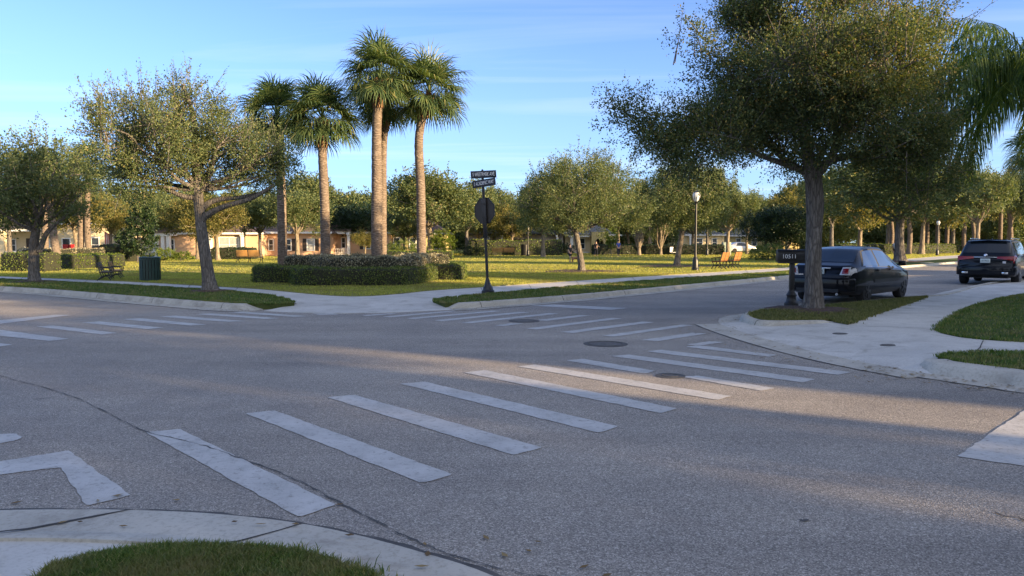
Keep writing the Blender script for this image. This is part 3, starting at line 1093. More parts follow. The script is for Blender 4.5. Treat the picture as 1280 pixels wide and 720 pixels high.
# ------------------------------------------------------------------ grass blades
def in_poly(X, Y, poly):
    inside = np.zeros(len(X), bool)
    n = len(poly)
    for i in range(n):
        x1, y1 = poly[i][0], poly[i][1]
        x2, y2 = poly[(i + 1) % n][0], poly[(i + 1) % n][1]
        c = ((y1 > Y) != (y2 > Y)) & (X < (x2 - x1) * (Y - y1) / ((y2 - y1) + 1e-12) + x1)
        inside ^= c
    return inside


def blades(name, poly, z, count, h, w, mat, near=None, edge=0):
    P = np.array([[p[0], p[1]] for p in poly])
    x0, y0 = P.min(0)
    x1, y1 = P.max(0)
    if near is not None:
        x0, x1 = max(x0, near[0]), min(x1, near[1])
        y0, y1 = max(y0, near[2]), min(y1, near[3])
    n = count * 3
    X = R.uniform(x0, x1, n)
    Y = R.uniform(y0, y1, n)
    k = in_poly(X, Y, P)
    X, Y = X[k][:count], Y[k][:count]
    if edge:
        EX, EY = [], []
        m_ = len(P)
        for i in range(m_):
            a, c = P[i], P[(i + 1) % m_]
            ln = np.linalg.norm(c - a)
            if ln < 1e-4 or ln > 30:
                continue
            q = int(ln * edge)
            if q < 1:
                continue
            tt = R.random(q)
            px_ = a[0] + (c[0] - a[0]) * tt
            py_ = a[1] + (c[1] - a[1]) * tt
            amp = 0.035 * (0.4 + 0.6 * np.abs(np.sin(px_ * 7.3) * np.sin(py_ * 5.1 + 1.0)) * 2)
            nx, ny = -(c[1] - a[1]) / ln, (c[0] - a[0]) / ln
            d_ = R.normal(size=q) * amp
            px_, py_ = px_ + nx * d_, py_ + ny * d_
            ok = (px_ > x0) & (px_ < x1) & (py_ > y0) & (py_ < y1)
            EX.append(px_[ok])
            EY.append(py_[ok])
        X = np.concatenate([X] + EX)
        Y = np.concatenate([Y] + EY)
    n = len(X)
    clump = np.sin(X * 5.1 + 1.3 * np.sin(Y * 4.3)) * np.sin(Y * 6.7 + 1.1 * np.sin(X * 3.9))
    hh = h * (0.55 + 0.6 * R.random(n) + 0.25 * clump)
    a = R.uniform(0, 2 * PI, n)
    lean = R.uniform(0.15, 0.9, n) * hh
    la = R.uniform(0, 2 * PI, n)
    bx, by = np.cos(a) * w, np.sin(a) * w
    zz_ = np.full(n, z)
    p0 = np.stack([X - bx, Y - by, zz_], 1)
    p1 = np.stack([X + bx, Y + by, zz_], 1)
    m_ = np.stack([X + np.cos(la) * lean * 0.35, Y + np.sin(la) * lean * 0.35, z + hh * 0.62], 1)
    b7 = np.stack([bx, by, 0 * bx], 1) * 0.75
    p2, p3 = m_ + b7, m_ - b7
    tip = np.stack([X + np.cos(la) * lean, Y + np.sin(la) * lean, z + hh * (0.98)], 1)
    V = np.stack([p0, p1, p2, p3, tip], 1).reshape(-1, 3)
    i = np.arange(n) * 5
    # quad + tip triangle as a degenerate-free pair of quads is avoided: use triangles only
    F = np.concatenate([np.stack([i, i + 1, i + 2], 1), np.stack([i, i + 2, i + 3], 1), np.stack([i + 3, i + 2, i + 4], 1)])
    o = link(name, np_mesh(name, V, F, mat))
    o['kind'] = 'stuff'
    o['label'] = name.replace('_', ' ')
    return o


blades('grass', [(p.x, p.y) for p in turf_pts], 0.055, 60000, 0.05, 0.0028, M['blade'], near=(-4, 2, 3.0, 5.0), edge=900)
blades('grass', [(p.x, p.y) for p in strip], KZ + 0.008, 26000, 0.05, 0.005, M['blade'], near=(4, 14, 6, 13), edge=350)
blades('grass', [(p.x, p.y) for p in rlawn], KZ - 0.01, 60000, 0.055, 0.006, M['blade'], near=(6, 19, 8, 26), edge=350)
blades('grass', [(p.x, p.y) for p in isl_verge], KZ - 0.01, 26000, 0.055, 0.006, M['blade_dry'], near=(4, 14, 12, 24), edge=350)
blades('grass', [(p.x, p.y) for p in right_verge], KZ - 0.01, 60000, 0.065, 0.008, M['blade'], near=(-4, 16, 15, 42), edge=350)
blades('grass', [(p.x, p.y) for p in left_verge], KZ - 0.01, 45000, 0.06, 0.008, M['blade'], near=(-22, -4, 15, 35), edge=350)
LF = [(p.x, p.y) for p in lawn_front + far]
blades('grass', LF, KZ - 0.01, 130000, 0.055, 0.008, M['lawn_blade'], near=(-30, 26, 18, 36))
blades('grass', LF, KZ - 0.01, 150000, 0.065, 0.013, M['lawn_blade'], near=(-42, 45, 36, 64))
blades('grass', LF, KZ - 0.01, 120000, 0.085, 0.03, M['lawn_blade'], near=(-60, 85, 64, 120))

# ------------------------------------------------------------------ foliage
def unit(v):
    return v / (np.linalg.norm(v, axis=-1, keepdims=True) + 1e-9)


def clump_noise(P, wl, seed):
    r = np.random.default_rng(seed)
    f = np.zeros(len(P))
    for _ in range(7):
        k = unit(r.normal(size=(1, 3)))[0] * 2 * PI / (wl * r.uniform(0.6, 1.6))
        f += np.sin(P @ k + r.uniform(0, 6.28))
    return f / 2.6


def leaf_mesh(P, U, N, L, Wd):
    """diamond leaves, slightly folded along the midrib (two triangles each)"""
    B = unit(np.cross(N, U))
    N2 = np.cross(U, B)
    L = L[:, None]
    Wd = Wd[:, None]
    a = P - U * L * 0.5
    b = P + B * Wd * 0.5 + N2 * Wd * 0.14
    c = P + U * L * 0.5
    d = P - B * Wd * 0.5 + N2 * Wd * 0.14
    V = np.stack([a, b, c, d], 1).reshape(-1, 3)
    i = np.arange(len(P)) * 4
    F = np.stack([i, i + 1, i + 2, i + 3], 1)
    return V, F


def spray_points(base, axis, length, nper, rad, rng):
    n = len(base)
    idx = np.repeat(np.arange(n), nper)
    t = rng.random(len(idx))
    P = base[idx] + axis[idx] * (length[idx] * t)[:, None]
    J = rng.normal(size=(len(idx), 3)) * (rad * (1.0 - 0.55 * t))[:, None]
    P = P + J
    U = unit(axis[idx] * 0.55 + unit(J) * 0.7 + rng.normal(size=(len(idx), 3)) * 0.45)
    N = unit(rng.normal(size=(len(idx), 3)) * 0.8 + np.array([0.0, 0, 0.55]))
    return P, U, N


def crown_from_lobes(lobes, density, nper, leaf, rng, seed, wl=1.6, cut=-0.25, shell=0.55, rad=0.11, slen=(0.35, 0.8), up=0.35, shoots=0, center=None, leafw=0.5):
    """lobes: (cx,cy,cz,rx,ry,rz); returns leaf arrays and the spray bases (for twigs)"""
    B, AX = [], []
    for (cx, cy, cz, rx, ry, rz) in lobes:
        n = int(density * (rx * ry * rz) ** (2 / 3.0) * 3.0)
        d = unit(rng.normal(size=(n, 3)))
        r = rng.random(n) ** (1 / 3.0)
        r = shell * (0.55 + 0.45 * rng.random(n)) + (1 - shell) * r
        p = np.array([cx, cy, cz]) + d * r[:, None] * np.array([rx, ry, rz])
        B.append(p)
        AX.append(d)
    B = np.concatenate(B)
    AX = np.concatenate(AX)
    f = clump_noise(B, wl, seed) + rng.normal(size=len(B)) * 0.25
    k = f > cut
    B, AX = B[k], AX[k]
    AX = unit(AX * 0.8 + np.array([0, 0, up]) + rng.normal(size=AX.shape) * 0.5)
    Ln = rng.uniform(slen[0], slen[1], len(B))
    P, U, N = spray_points(B, AX, Ln, nper, rad, rng)
    twb, twa, twl = B, AX, Ln
    if shoots:
        # long thin shoots that stand out of the outline
        top = B[:, 2] > np.quantile(B[:, 2], 0.45)
        out = np.argsort(-(np.linalg.norm((B - np.mean(B, 0)) / np.std(B, 0), axis=1) + rng.random(len(B)) * 0.6) * top)[:shoots * 3]
        pick = rng.choice(out, shoots, replace=False)
        sb = B[pick]
        sa = unit(AX[pick] * 0.5 + np.array([0, 0, 0.8]) + rng.normal(size=(shoots, 3)) * 0.2)
        sl = rng.uniform(0.6, 1.3, shoots)
        P2, U2, N2 = spray_points(sb, sa, sl, int(nper * 0.9), rad * 0.55, rng)
        P, U, N = np.concatenate([P, P2]), np.concatenate([U, U2]), np.concatenate([N, N2])
        twb, twa, twl = np.concatenate([twb, sb]), np.concatenate([twa, sa]), np.concatenate([twl, sl])
    Ls = leaf * rng.uniform(0.65, 1.3, len(P))
    V, F = leaf_mesh(P, U, N, Ls, Ls * leafw)
    return V, F, (twb, twa, twl)


def branch_pts(a, b, sag=0.0, wob=0.1, n=7, seed=None):
    a, b = Vector(a), Vector(b)
    L = (b - a).length
    rr = random.Random(seed) if seed is not None else random
    pts = []
    o1 = Vector((rr.uniform(-1, 1), rr.uniform(-1, 1), rr.uniform(-.4, .4))) * wob * L
    o2 = Vector((rr.uniform(-1, 1), rr.uniform(-1, 1), rr.uniform(-.4, .4))) * wob * L * 0.7
    for i in range(n):
        t = i / (n - 1)
        p = a.lerp(b, t) + o1 * math.sin(PI * t) + o2 * math.sin(2 * PI * t)
        p.z += sag * L * math.sin(PI * t)
        pts.append(p)
    return pts


def taper(r0, r1, n):
    return [r0 + (r1 - r0) * (i / (n - 1)) ** 0.8 for i in range(n)]


def add_limbs(mb, fork, lobes, r0, rng, sub=6, extra=None, sides=8, seed=3, sag=-0.06):
    for i, lb in enumerate(lobes):
        c = Vector(lb[:3])
        end = c + Vector((0, 0, lb[5] * 0.35))
        st = Vector(fork) - Vector((0, 0, r0 * (0.3 + 0.4 * (i % 3))))
        pts = branch_pts(st, end, sag, 0.10, 9, seed + i)
        rr = taper(r0 * 0.62, r0 * 0.13, 9)
        mb.tube(pts, rr, sides, cap=True)
        for k in range(sub):
            t = random.Random(seed * 7 + i * 31 + k).uniform(0.4, 1.0)
            j = min(8, int(t * 8))
            a = pts[j]
            d = Vector(rng.normal(size=3)).normalized()
            if d.z < -0.2:
                d.z *= -0.5
            b = c + Vector((d.x * lb[3], d.y * lb[4], d.z * lb[5])) * rng.uniform(0.55, 0.95)
            q = branch_pts(a, b, 0.03, 0.12, 6, seed + i * 13 + k)
            mb.tube(q, taper(rr[j] * 0.62, 0.012, 6), 6)


def trunk_mesh(mb, pts, radii, sides=14, flare=1.5, jitter=0.03):
    P = catmull(pts, 5)
    n = len(P)
    rr = []
    for i in range(n):
        t = i / (n - 1) * (len(radii) - 1)
        a = int(min(t, len(radii) - 2))
        rr.append(radii[a] + (radii[a + 1] - radii[a]) * (t - a))
    # root flare
    z0 = P[0].z
    for i, p in enumerate(P):
        h = p.z - z0
        rr[i] *= 1 + (flare - 1) * math.exp(-h / 0.22)
    mb.tube(P, rr, sides, jitter=jitter)
    return P, rr


def make_tree(name, label, cat, loc, trunk_pts, radii, lobes, leafmat, barkmat, rng, limb_lobes=None, density=60, nper=26, leaf=0.075, shoots=0, group=None, twigs=0, limb=None, sub=5, fork=None, seed=5, extra_limbs=(), **kw):
    t = thing(name, label, cat, loc, 0, group)
    mb = MB()
    P, rr = trunk_mesh(mb, trunk_pts, radii)
    fk = fork or P[-1]
    if limb:
        add_limbs(mb, fk, [lobes[i] for i in limb_lobes] if limb_lobes else lobes, limb, rng, sub=sub, seed=seed)
    for (pts, r0, r1) in extra_limbs:
        c = catmull(pts, 4)
        mb.tube(c, taper(r0, r1, len(c)), 10, jitter=0.03)
    V, F, tw = crown_from_lobes(lobes, density, nper, leaf, rng, seed, shoots=shoots, **kw)
    if twigs:
        pick = rng.choice(len(tw[0]), min(twigs, len(tw[0])), replace=False)
        if shoots:
            pick = np.concatenate([pick, np.arange(len(tw[0]) - shoots, len(tw[0]))])
        for i in pick:
            a = Vector(tw[0][i])
            mb.tube([a - Vector(tw[1][i]) * 0.25, a, a + Vector(tw[1][i]) * float(tw[2][i]) * 0.9], [0.012, 0.010, 0.004], 4, cap=False)
    mb.build('trunk', barkmat, t, smooth=True)
    link('crown', np_mesh('crown', V, F, leafmat), t)
    return t


def mulch_ring(p, r, parent=None, h=0.05):
    mb = MB()
    prof = [(r * 1.0, 0), (r * 0.93, h * 0.35), (r * 0.6, h * 0.8), (r * 0.25, h), (0.02, h)]
    mb.lathe(prof, (0, 0, 0), 40)
    for i, v in enumerate(mb.v):
        a = math.atan2(v[1], v[0])
        k = 1 + 0.10 * math.sin(3 * a + r) + 0.06 * math.sin(7 * a + 1)
        mb.v[i] = (v[0] * k, v[1] * k, v[2] + random.uniform(-.006, .012))
    o = mb.build('mulch_bed', M['mulch'], parent, smooth=True)
    o.location = p
    if parent is None:
        o['kind'] = 'structure'
    return o


def rel(base, px, py, depth, dy=0.0):
    """offset from a tree base to a picture position at a given depth"""
    q = A(px, py, depth)
    return (q.x - base.x, q.y - base.y + dy, q.z - base.z)


def lobe_px(base, px, py, rxp, rzp, depth, dy=0.0, ry=None):
    k = depth / FPX
    c = rel(base, px, py, depth, dy)
    return (c[0], c[1], c[2], rxp * k, ry or rxp * k * 0.9, rzp * k)


# ---- the big oak on the grass island at the right
bR = G(1016, 387, KZ)
dR = bR.y
f0 = Vector(rel(bR, 1016, 214, dR))
L = []
for (px, py, rx, rz, dy) in [(1005, 5, 92, 46, 0.2), (945, 45, 46, 42, 0.4), (1075, 20, 58, 48, -0.3), (1000, 75, 80, 52, 0.6), (1085, 85, 70, 52, -0.5), (930, 100, 44, 38, -0.4),
                             (848, 152, 52, 36, 0.0), (806, 150, 40, 32, 0.4), (880, 180, 54, 34, -0.6), (930, 150, 54, 44, 0.5), (866, 210, 34, 22, -0.3), (845, 90, 12, 42, 0.3), (872, 70, 10, 40, -.3), (820, 105, 14, 28, 0.1),
                             (968, 152, 60, 34, 0.6), (1040, 155, 66, 40, -1.3), (1005, 165, 52, 34, -1.0), (1000, 175, 50, 30, .2), (985, 130, 60, 40, 1.9), (1050, 90, 55, 40, 1.8), (960, 90, 55, 40, -1.9), (1045, 110, 60, 42, -2.0), (1000, 185, 44, 20, 1.0),
                             (1125, 130, 62, 52, 0.2), (1165, 165, 48, 54, 0.5), (1095, 185, 60, 40, -0.8), (1150, 210, 46, 36, 0.0), (1130, 75, 36, 38, 1.0), (1178, 45, 12, 36, 0.2), (1100, 215, 40, 26, .6)]:
    L.append(lobe_px(bR, px, py, rx * 0.92, rz * 0.95, dR, dy))
rng = np.random.default_rng(21)
ex = [([f0 + Vector((0, 0, -0.1)), rel(bR, 1040, 200, dR, .1), rel(bR, 1075, 192, dR, .2), rel(bR, 1120, 180, dR, .3)], 0.13, 0.05),
      ([f0 + Vector((0, 0, -0.2)), rel(bR, 1000, 180, dR, -.3), rel(bR, 985, 120, dR, -.5), rel(bR, 975, 60, dR, -.6)], 0.16, 0.05)]
right_oak = make_tree('oak_tree', 'large spreading oak on the grass island between the mailbox and the black sedan', 'tree', bR,
                      [(0, 0, -0.03), (0.01, 0, 0.35), (-0.02, 0, 1.2), (0.0, 0.02, 2.2), f0 + Vector((0, 0, 0.15))], [0.19, 0.185, 0.175, 0.165, 0.19, 0.16], L, M['oak_near'], M['bark'], rng, limb_lobes=(0, 2, 4, 8, 9, 21),
                      density=290, nper=46, leaf=0.058, shoots=170, twigs=900, limb=0.15, sub=9, fork=f0, seed=8, extra_limbs=ex, wl=1.25, cut=0.12, rad=0.105, slen=(0.35, 0.9))
mulch_ring(Vector((bR.x, bR.y, KZ - 0.006)), 0.95)

# ---- the leaning oak on the left verge
bL = G(263, 364, KZ)
dL = bL.y
f1 = Vector(rel(bL, 246, 232, dL))
L = []
for (px, py, rx, rz, dy) in [(225, 120, 48, 34, 0.2), (185, 140, 46, 36, -0.5), (245, 150, 55, 40, 0.6), (290, 175, 42, 36, -0.4), (160, 180, 48, 34, 0.5), (210, 190, 58, 40, -0.9), (265, 200, 55, 36, 0.4), (325, 205, 40, 34, -0.2), (350, 215, 28, 28, 0.3), (130, 195, 30, 30, 0.2), (340, 170, 20, 24, 0.5), (170, 225, 46, 24, -0.2), (250, 180, 60, 42, 1.9), (205, 175, 56, 42, -1.9), (310, 195, 34, 30, 1.4)]:
    L.append(lobe_px(bL, px + 2, 236 + (py - 236) * 0.86, rx * 0.92, rz * 0.80, dL, dy))
rng = np.random.default_rng(22)
ex = [([f1 + Vector((0.12, 0, -1.05)), rel(bL, 262, 268, dL, -.1), rel(bL, 285, 258, dL, -.2), rel(bL, 318, 248, dL, -.2), rel(bL, 345, 232, dL, -.2)], 0.12, 0.05),
      ([f1 + Vector((0.1, 0, -0.7)), rel(bL, 265, 250, dL, .2), rel(bL, 295, 246, dL, .3), rel(bL, 330, 238, dL, .4)], 0.11, 0.04),
      ([f1 + Vector((0.0, 0, -0.35)), rel(bL, 232, 246, dL, -.1), rel(bL, 205, 236, dL, -.1), rel(bL, 165, 232, dL, -.1)], 0.10, 0.04),
      ([f1 + Vector((0.0, 0, -0.1)), rel(bL, 244, 190, dL), rel(bL, 240, 140, dL), rel(bL, 228, 105, dL)], 0.15, 0.04)]
left_oak = make_tree('oak_tree', 'leaning oak with long low limbs on the left verge, beside the green litter bin', 'tree', bL,
                     [(0, 0, -0.03), (-0.06, 0, 0.5), (-0.18, 0, 1.5), rel(bL, 250, 270, dL), f1 + Vector((0, 0, 0.2))], [0.20, 0.185, 0.17, 0.16, 0.15, 0.14], L, M['oak'], M['bark'], rng,
                     density=165, nper=40, leaf=0.066, shoots=150, twigs=500, limb=0.115, sub=6, fork=f1, seed=31, extra_limbs=ex, wl=1.15, cut=0.25, rad=0.11, slen=(0.35, 0.9))
mulch_ring(Vector((bL.x, bL.y, KZ - 0.006)), 0.7)

# ---- oak at the left edge
bE = G(43, 352, KZ)
dE = bE.y
f2 = Vector(rel(bE, 46, 285, dE))
L = []
for (px, py, rx, rz, dy) in [(40, 200, 48, 28, 0), (0, 225, 46, 30, .5), (80, 225, 42, 32, -.5), (30, 245, 50, 26, .8), (65, 258, 40, 22, -.6), (-40, 235, 40, 34, 0), (100, 250, 28, 28, .2), (30, 225, 70, 36, 2.2), (20, 230, 60, 36, -2.2), (5, 265, 30, 22, 0)]:
    L.append(lobe_px(bE, px, py, rx, rz, dE, dy))
rng = np.random.default_rng(23)
ex = [([f2 + Vector((0.05, 0, -0.9)), rel(bE, 58, 292, dE), rel(bE, 70, 280, dE), rel(bE, 92, 262, dE)], 0.11, 0.05)]
make_tree('oak_tree', 'oak with a low forked limb on the verge at the left edge', 'tree', bE,
          [(0, 0, -0.03), (0, 0, 0.5), (0.03, 0, 1.3), f2 + Vector((0, 0, .1))], [0.18, 0.175, 0.17, 0.16, 0.14], L, M['oak'], M['bark'], rng,
          density=75, nper=24, leaf=0.10, shoots=50, twigs=120, limb=0.12, sub=4, fork=f2, seed=41, extra_limbs=ex, wl=1.3, cut=0.15, rad=0.12)
mulch_ring(Vector((bE.x, bE.y, KZ - 0.006)), 0.8)

# ---- the two oaks that stand in the middle of the lawn
bA = G(727, 339, KZ)
dA = bA.y
f3 = Vector(rel(bA, 719, 288, dA))
L = [lobe_px(bA, px, py, rx, rz, dA, dy) for (px, py, rx, rz, dy) in
     [(725, 222, 40, 28, 0), (690, 235, 40, 28, .5), (760, 240, 40, 30, -.5), (660, 255, 24, 22, 0), (710, 262, 46, 24, -.6), (760, 270, 44, 20, .4), (790, 262, 22, 20, 0), (680, 272, 36, 20, .5), (720, 245, 70, 36, 2.2), (720, 245, 66, 36, -2.2), (740, 205, 22, 18, 0)]]
rng = np.random.default_rng(24)
make_tree('oak_tree', 'round crowned oak with a dark leaning trunk on the lawn right of the street sign', 'tree', bA,
          [(0, 0, -0.03), (-0.03, 0, .5), (-0.2, 0, 1.4), f3 + Vector((0, 0, .1))], [0.17, 0.16, 0.15, 0.14, .13], L, M['oak'], M['bark'], rng,
          density=72, nper=34, leaf=0.088, shoots=60, twigs=60, limb=0.11, sub=4, fork=f3, seed=51, wl=1.4, cut=0.18, rad=0.13)
mulch_ring(Vector((bA.x, bA.y, KZ - 0.006)), 2.1)
bB = G(846, 332.5, KZ)
dB = bB.y
f4 = Vector(rel(bB, 854, 282, dB))
L = [lobe_px(bB, px, py, rx, rz, dB, dy) for (px, py, rx, rz, dy) in
     [(850, 228, 34, 24, 0), (822, 242, 30, 24, .5), (878, 240, 28, 26, -.5), (815, 266, 28, 18, 0), (850, 262, 40, 24, -.6), (885, 268, 24, 18, .4), (848, 248, 50, 32, 2.0), (848, 248, 48, 32, -2.0)]]
rng = np.random.default_rng(25)
make_tree('oak_tree', 'oak with a sunlit brown trunk on the lawn just left of the lamp post', 'tree', bB,
          [(0, 0, -0.03), (0.05, 0, .5), (0.2, 0, 1.4), f4 + Vector((0, 0, .1))], [0.19, 0.18, 0.17, 0.16, .14], L, M['oak'], M['bark_pale'], rng,
          density=56, nper=30, leaf=0.11, shoots=50, twigs=40, limb=0.12, sub=4, fork=f4, seed=61, wl=1.6, cut=-0.2, rad=0.15)
mulch_ring(Vector((bB.x, bB.y, KZ - 0.006)), 2.6)


# ------------------------------------------------------------------ palms
def fan_frond(V, F, base, direction, pet, blade, rng, droop=0.5, nseg=24):
    """costapalmate leaf: petiole, then a fan of narrow segments that droop at the tips"""
    d = unit(np.array(direction, float))
    side = unit(np.cross(d, [0, 0, 1.0]) + 1e-6)
    upv = np.cross(side, d)
    p = np.array(base, float)
    # petiole as a thin strip, bending down
    pts = [p]
    cur = d.copy()
    st = pet / 4
    for k in range(4):
        cur = unit(cur + np.array([0, 0, -0.06 * droop]))
        pts.append(pts[-1] + cur * st)
    for k in range(4):
        w = 0.022
        i = len(V)
        V += [pts[k] - side * w, pts[k] + side * w, pts[k + 1] + side * w, pts[k + 1] - side * w]
        F.append([i, i + 1, i + 2, i + 3])
    hub = pts[-1]
    upv = np.cross(side, cur)
    roll = rng.uniform(-0.5, 0.5)
    s2 = side * math.cos(roll) + upv * math.sin(roll)
    u2 = np.cross(s2, cur)
    for s_ in range(nseg):
        a = (s_ / (nseg - 1) - 0.5) * 2 * math.radians(118)
        ln = blade * (1 - 0.22 * (abs(a) / 2.06) ** 2) * rng.uniform(0.88, 1.08)
        dr = unit(cur * math.cos(a) + s2 * math.sin(a) + u2 * (0.28 - 0.25 * math.cos(a)))
        wv = unit(np.cross(dr, u2)) * 0.026
        q = hub
        c2 = dr
        last = None
        for k, (fr, w) in enumerate(((0.0, 0.35), (0.4, 1.0), (0.7, 0.75), (1.0, 0.06))):
            if k:
                step = ln * (fr - prev)
                c2 = unit(c2 + np.array([0, 0, -1.0]) * droop * (0.10 if k == 1 else 0.34 if k == 2 else 0.75) + rng.normal(size=3) * 0.03)
                q = q + c2 * step
            prev = fr
            row = (q - wv * w, q + wv * w)
            if last is not None:
                i = len(V)
                V += [last[0], last[1], row[1], row[0]]
                F.append([i, i + 1, i + 2, i + 3])
            last = row


def sabal_crown(rng, n=40, size=1.0):
    n = int(n * 1.45)
    V, F = [], []
    for i in range(n):
        az = i * 2.39996 + rng.uniform(-.25, .25)
        t = i / (n - 1)
        el = math.radians(82 - 112 * t ** 0.85 + rng.uniform(-9, 9))
        d = (math.cos(az) * math.cos(el), math.sin(az) * math.cos(el), math.sin(el))
        fan_frond(V, F, (0, 0, 0.1), d, size * rng.uniform(0.7, 1.1), size * rng.uniform(0.9, 1.12), rng, 0.75 + 0.6 * t)
    return np.array(V), F


def palm_trunk(pts, r0, r1, boots=1.2):
    mb = MB()
    P = catmull(pts, 14)
    n = len(P)
    rr = []
    for i in range(n):
        t = i / (n - 1)
        r = r0 + (r1 - r0) * t
        r *= 1 + 0.35 * math.exp(-(P[i].z - P[0].z) / 0.25)
        r *= 1 + (0.035 if i % 2 else -0.015)
        rr.append(r)
    mb.tube(P, rr, 14, jitter=0.025)
    # leaf boots under the crown
    top = P[-1]
    tl_ = sum((P[i + 1] - P[i]).length for i in range(n - 1))
    acc = 0
    bm_ = MB()
    k = 0
    for i in range(n - 1, 0, -1):
        seg = (P[i] - P[i - 1]).length
        acc += seg
        if acc > boots:
            break
        for q in range(7):
            a = 2 * PI * (q + 0.5 * (k % 2)) / 7 + random.uniform(-.15, .15)
            rad = rr[i] * 1.02
            o = P[i - 1] + Vector((math.cos(a), math.sin(a), 0)) * rad
            ou = Vector((math.cos(a), math.sin(a), 0))
            tip = o + ou * random.uniform(.05, .13) * (1.3 - acc / boots) + Vector((0, 0, random.uniform(.18, .3)))
            sd_ = Vector((-math.sin(a), math.cos(a), 0)) * 0.055
            bm_.prism([o - sd_ * 1.2 - Vector((0, 0, .07)), o + sd_ * 1.2 - Vector((0, 0, .07)), tip + sd_ * .6, tip - sd_ * .6], ou * 0.03)
        k += 1
    return mb, bm_


def make_sabal(name, label, loc, pts, r0, r1, rng, size=1.0, n=40, group=None, boots=1.1):
    t = thing(name, label, 'palm tree', loc, 0, group)
    mb, bm_ = palm_trunk(pts, r0, r1, boots)
    mb.build('trunk', M['palm_bark'], t, smooth=True)
    bm_.build('leaf_base', M['boot'], t)
    V, F = sabal_crown(rng, n, size)
    c = link('crown', np_mesh('crown', V, F, M['palm']), t)
    c.location = pts[-1]
    return t


PG = 'tall palms growing inside the clipped hedge'
ring_c = G(443, 352, KZ)     # front of the hedge
palm_spec = [
    # base px, depth, mid offsets px, top px/py, size, label
    (353, 32.5, [(352, 250), (349, 190)], (345, 148), 1.05, 'leftmost palm of the hedged group, its trunk half hidden by the leaning oak'),
    (407, 31.0, [(406, 260), (403, 190)], (402, 152), 1.08, 'shorter straight palm, second from the left in the hedged group'),
    (471, 30.5, [(471, 240), (471, 160)], (474, 100), 1.12, 'tallest palm with the thickest trunk at the front of the hedged group'),
    (478, 34.0, [(478, 250), (479, 180)], (483, 132), 1.05, 'palm hidden close behind the tallest trunk of the hedged group'),
    (527, 31.5, [(526, 240), (524, 170)], (536, 118), 1.1, 'rightmost palm of the hedged group with a trunk that curves to the right'),
]
for i, (bx, dep, mids, (tx, ty), sz, lab) in enumerate(palm_spec):
    b = A(bx, 330, dep)
    b.z = KZ
    pts = [(0, 0, -0.05)] + [rel(b, px, py, dep) for px, py in mids] + [rel(b, tx, ty, dep, 0.15)]
    make_sabal('palm_tree', lab, b, pts, 0.235 if i == 2 else 0.20, 0.165, np.random.default_rng(100 + i), sz, 44, PG)

# palms beside the left house
for i, (bx, by, mids, (tx, ty), lab) in enumerate([
        (57, 327, [(56, 290)], (54, 215), 'palm with a pale straight trunk right behind the forked oak at the left edge'),
        (74, 331, [(68, 300)], (60, 232), 'palm with a leaning pale trunk rising from the left hedge'),
        (101, 325, [(101, 280)], (98, 225), 'left and shorter of the two straight palms close together by the left hedge'),
        (111, 325, [(109, 275)], (110, 205), 'right and taller of the two straight palms close together by the left hedge')]):
    b = G(bx, by, KZ)
    dep = b.y
    pts = [(0, 0, -0.05)] + [rel(b, px, py, dep) for px, py in mids] + [rel(b, tx, ty, dep)]
    make_sabal('palm_tree', lab, b, pts, 0.26, 0.2, np.random.default_rng(120 + i), 1.25, 30, 'palms beside the left hedge')


# queen palm that hangs into the picture at the right edge
def queen_palm(label, base, top, rng, n=16, length=3.4):
    t = thing('queen_palm', label, 'palm tree', base)
    tp = Vector(top) - Vector(base)
    mb, bm_ = palm_trunk([(0, 0, -0.05), (0.05, 0, tp.z * 0.5), tp], 0.17, 0.12, 0.4)
    mb.build('trunk', M['palm_bark'], t, smooth=True)
    V, F = [], []
    for i in range(n):
        az = i * 2.39996 + rng.uniform(-.2, .2)
        el = math.radians(70 - 75 * (i / (n - 1)) + rng.uniform(-6, 6))
        cur = np.array([math.cos(az) * math.cos(el), math.sin(az) * math.cos(el), math.sin(el)])
        p = np.array(tp)
        m = 34
        st = length * rng.uniform(0.85, 1.1) / m
        for k in range(m):
            f = k / (m - 1)
            cur = unit(cur + np.array([0, 0, -0.075 * (0.5 + f)]))
            q = p + cur * st
            side = unit(np.cross(cur, [0, 0, 1.0]) + 1e-6)
            w = 0.02 * (1 - f) + 0.004
            j = len(V)
            V += [p - side * w, p + side * w, q + side * w, q - side * w]
            F.append([j, j + 1, j + 2, j + 3])
            if f > 0.10:
                for rep in range(3):
                    for sg in (-1, 1):
                        ll = 0.75 * math.sin(PI * min(1, 0.15 + f * 0.85)) ** 0.5 * rng.uniform(0.8, 1.15) + 0.12
                        c2 = unit(side * sg * rng.uniform(0.5, 1.0) + cur * 0.5 + np.array([0, 0, rng.uniform(-0.5, 0.4)]))
                        a = p + cur * st * rep / 3
                        wv = unit(np.cross(c2, [0.3, 0.2, 1.0])) * 0.014
                        last = (a - wv * .5, a + wv * .5)
                        for kk, (fr, ww) in enumerate(((0.4, 1.0), (0.75, 0.7), (1.0, 0.08))):
                            c2 = unit(c2 + np.array([0, 0, -0.75 if kk < 1 else -1.3]))
                            a = a + c2 * ll * (0.4, 0.35, 0.25)[kk]
                            row = (a - wv * ww, a + wv * ww)
                            j = len(V)
                            V += [last[0], last[1], row[1], row[0]]
                            F.append([j, j + 1, j + 2, j + 3])
                            last = row
            p = q
    link('crown', np_mesh('crown', np.array(V), F, M['queen']), t)
    return t


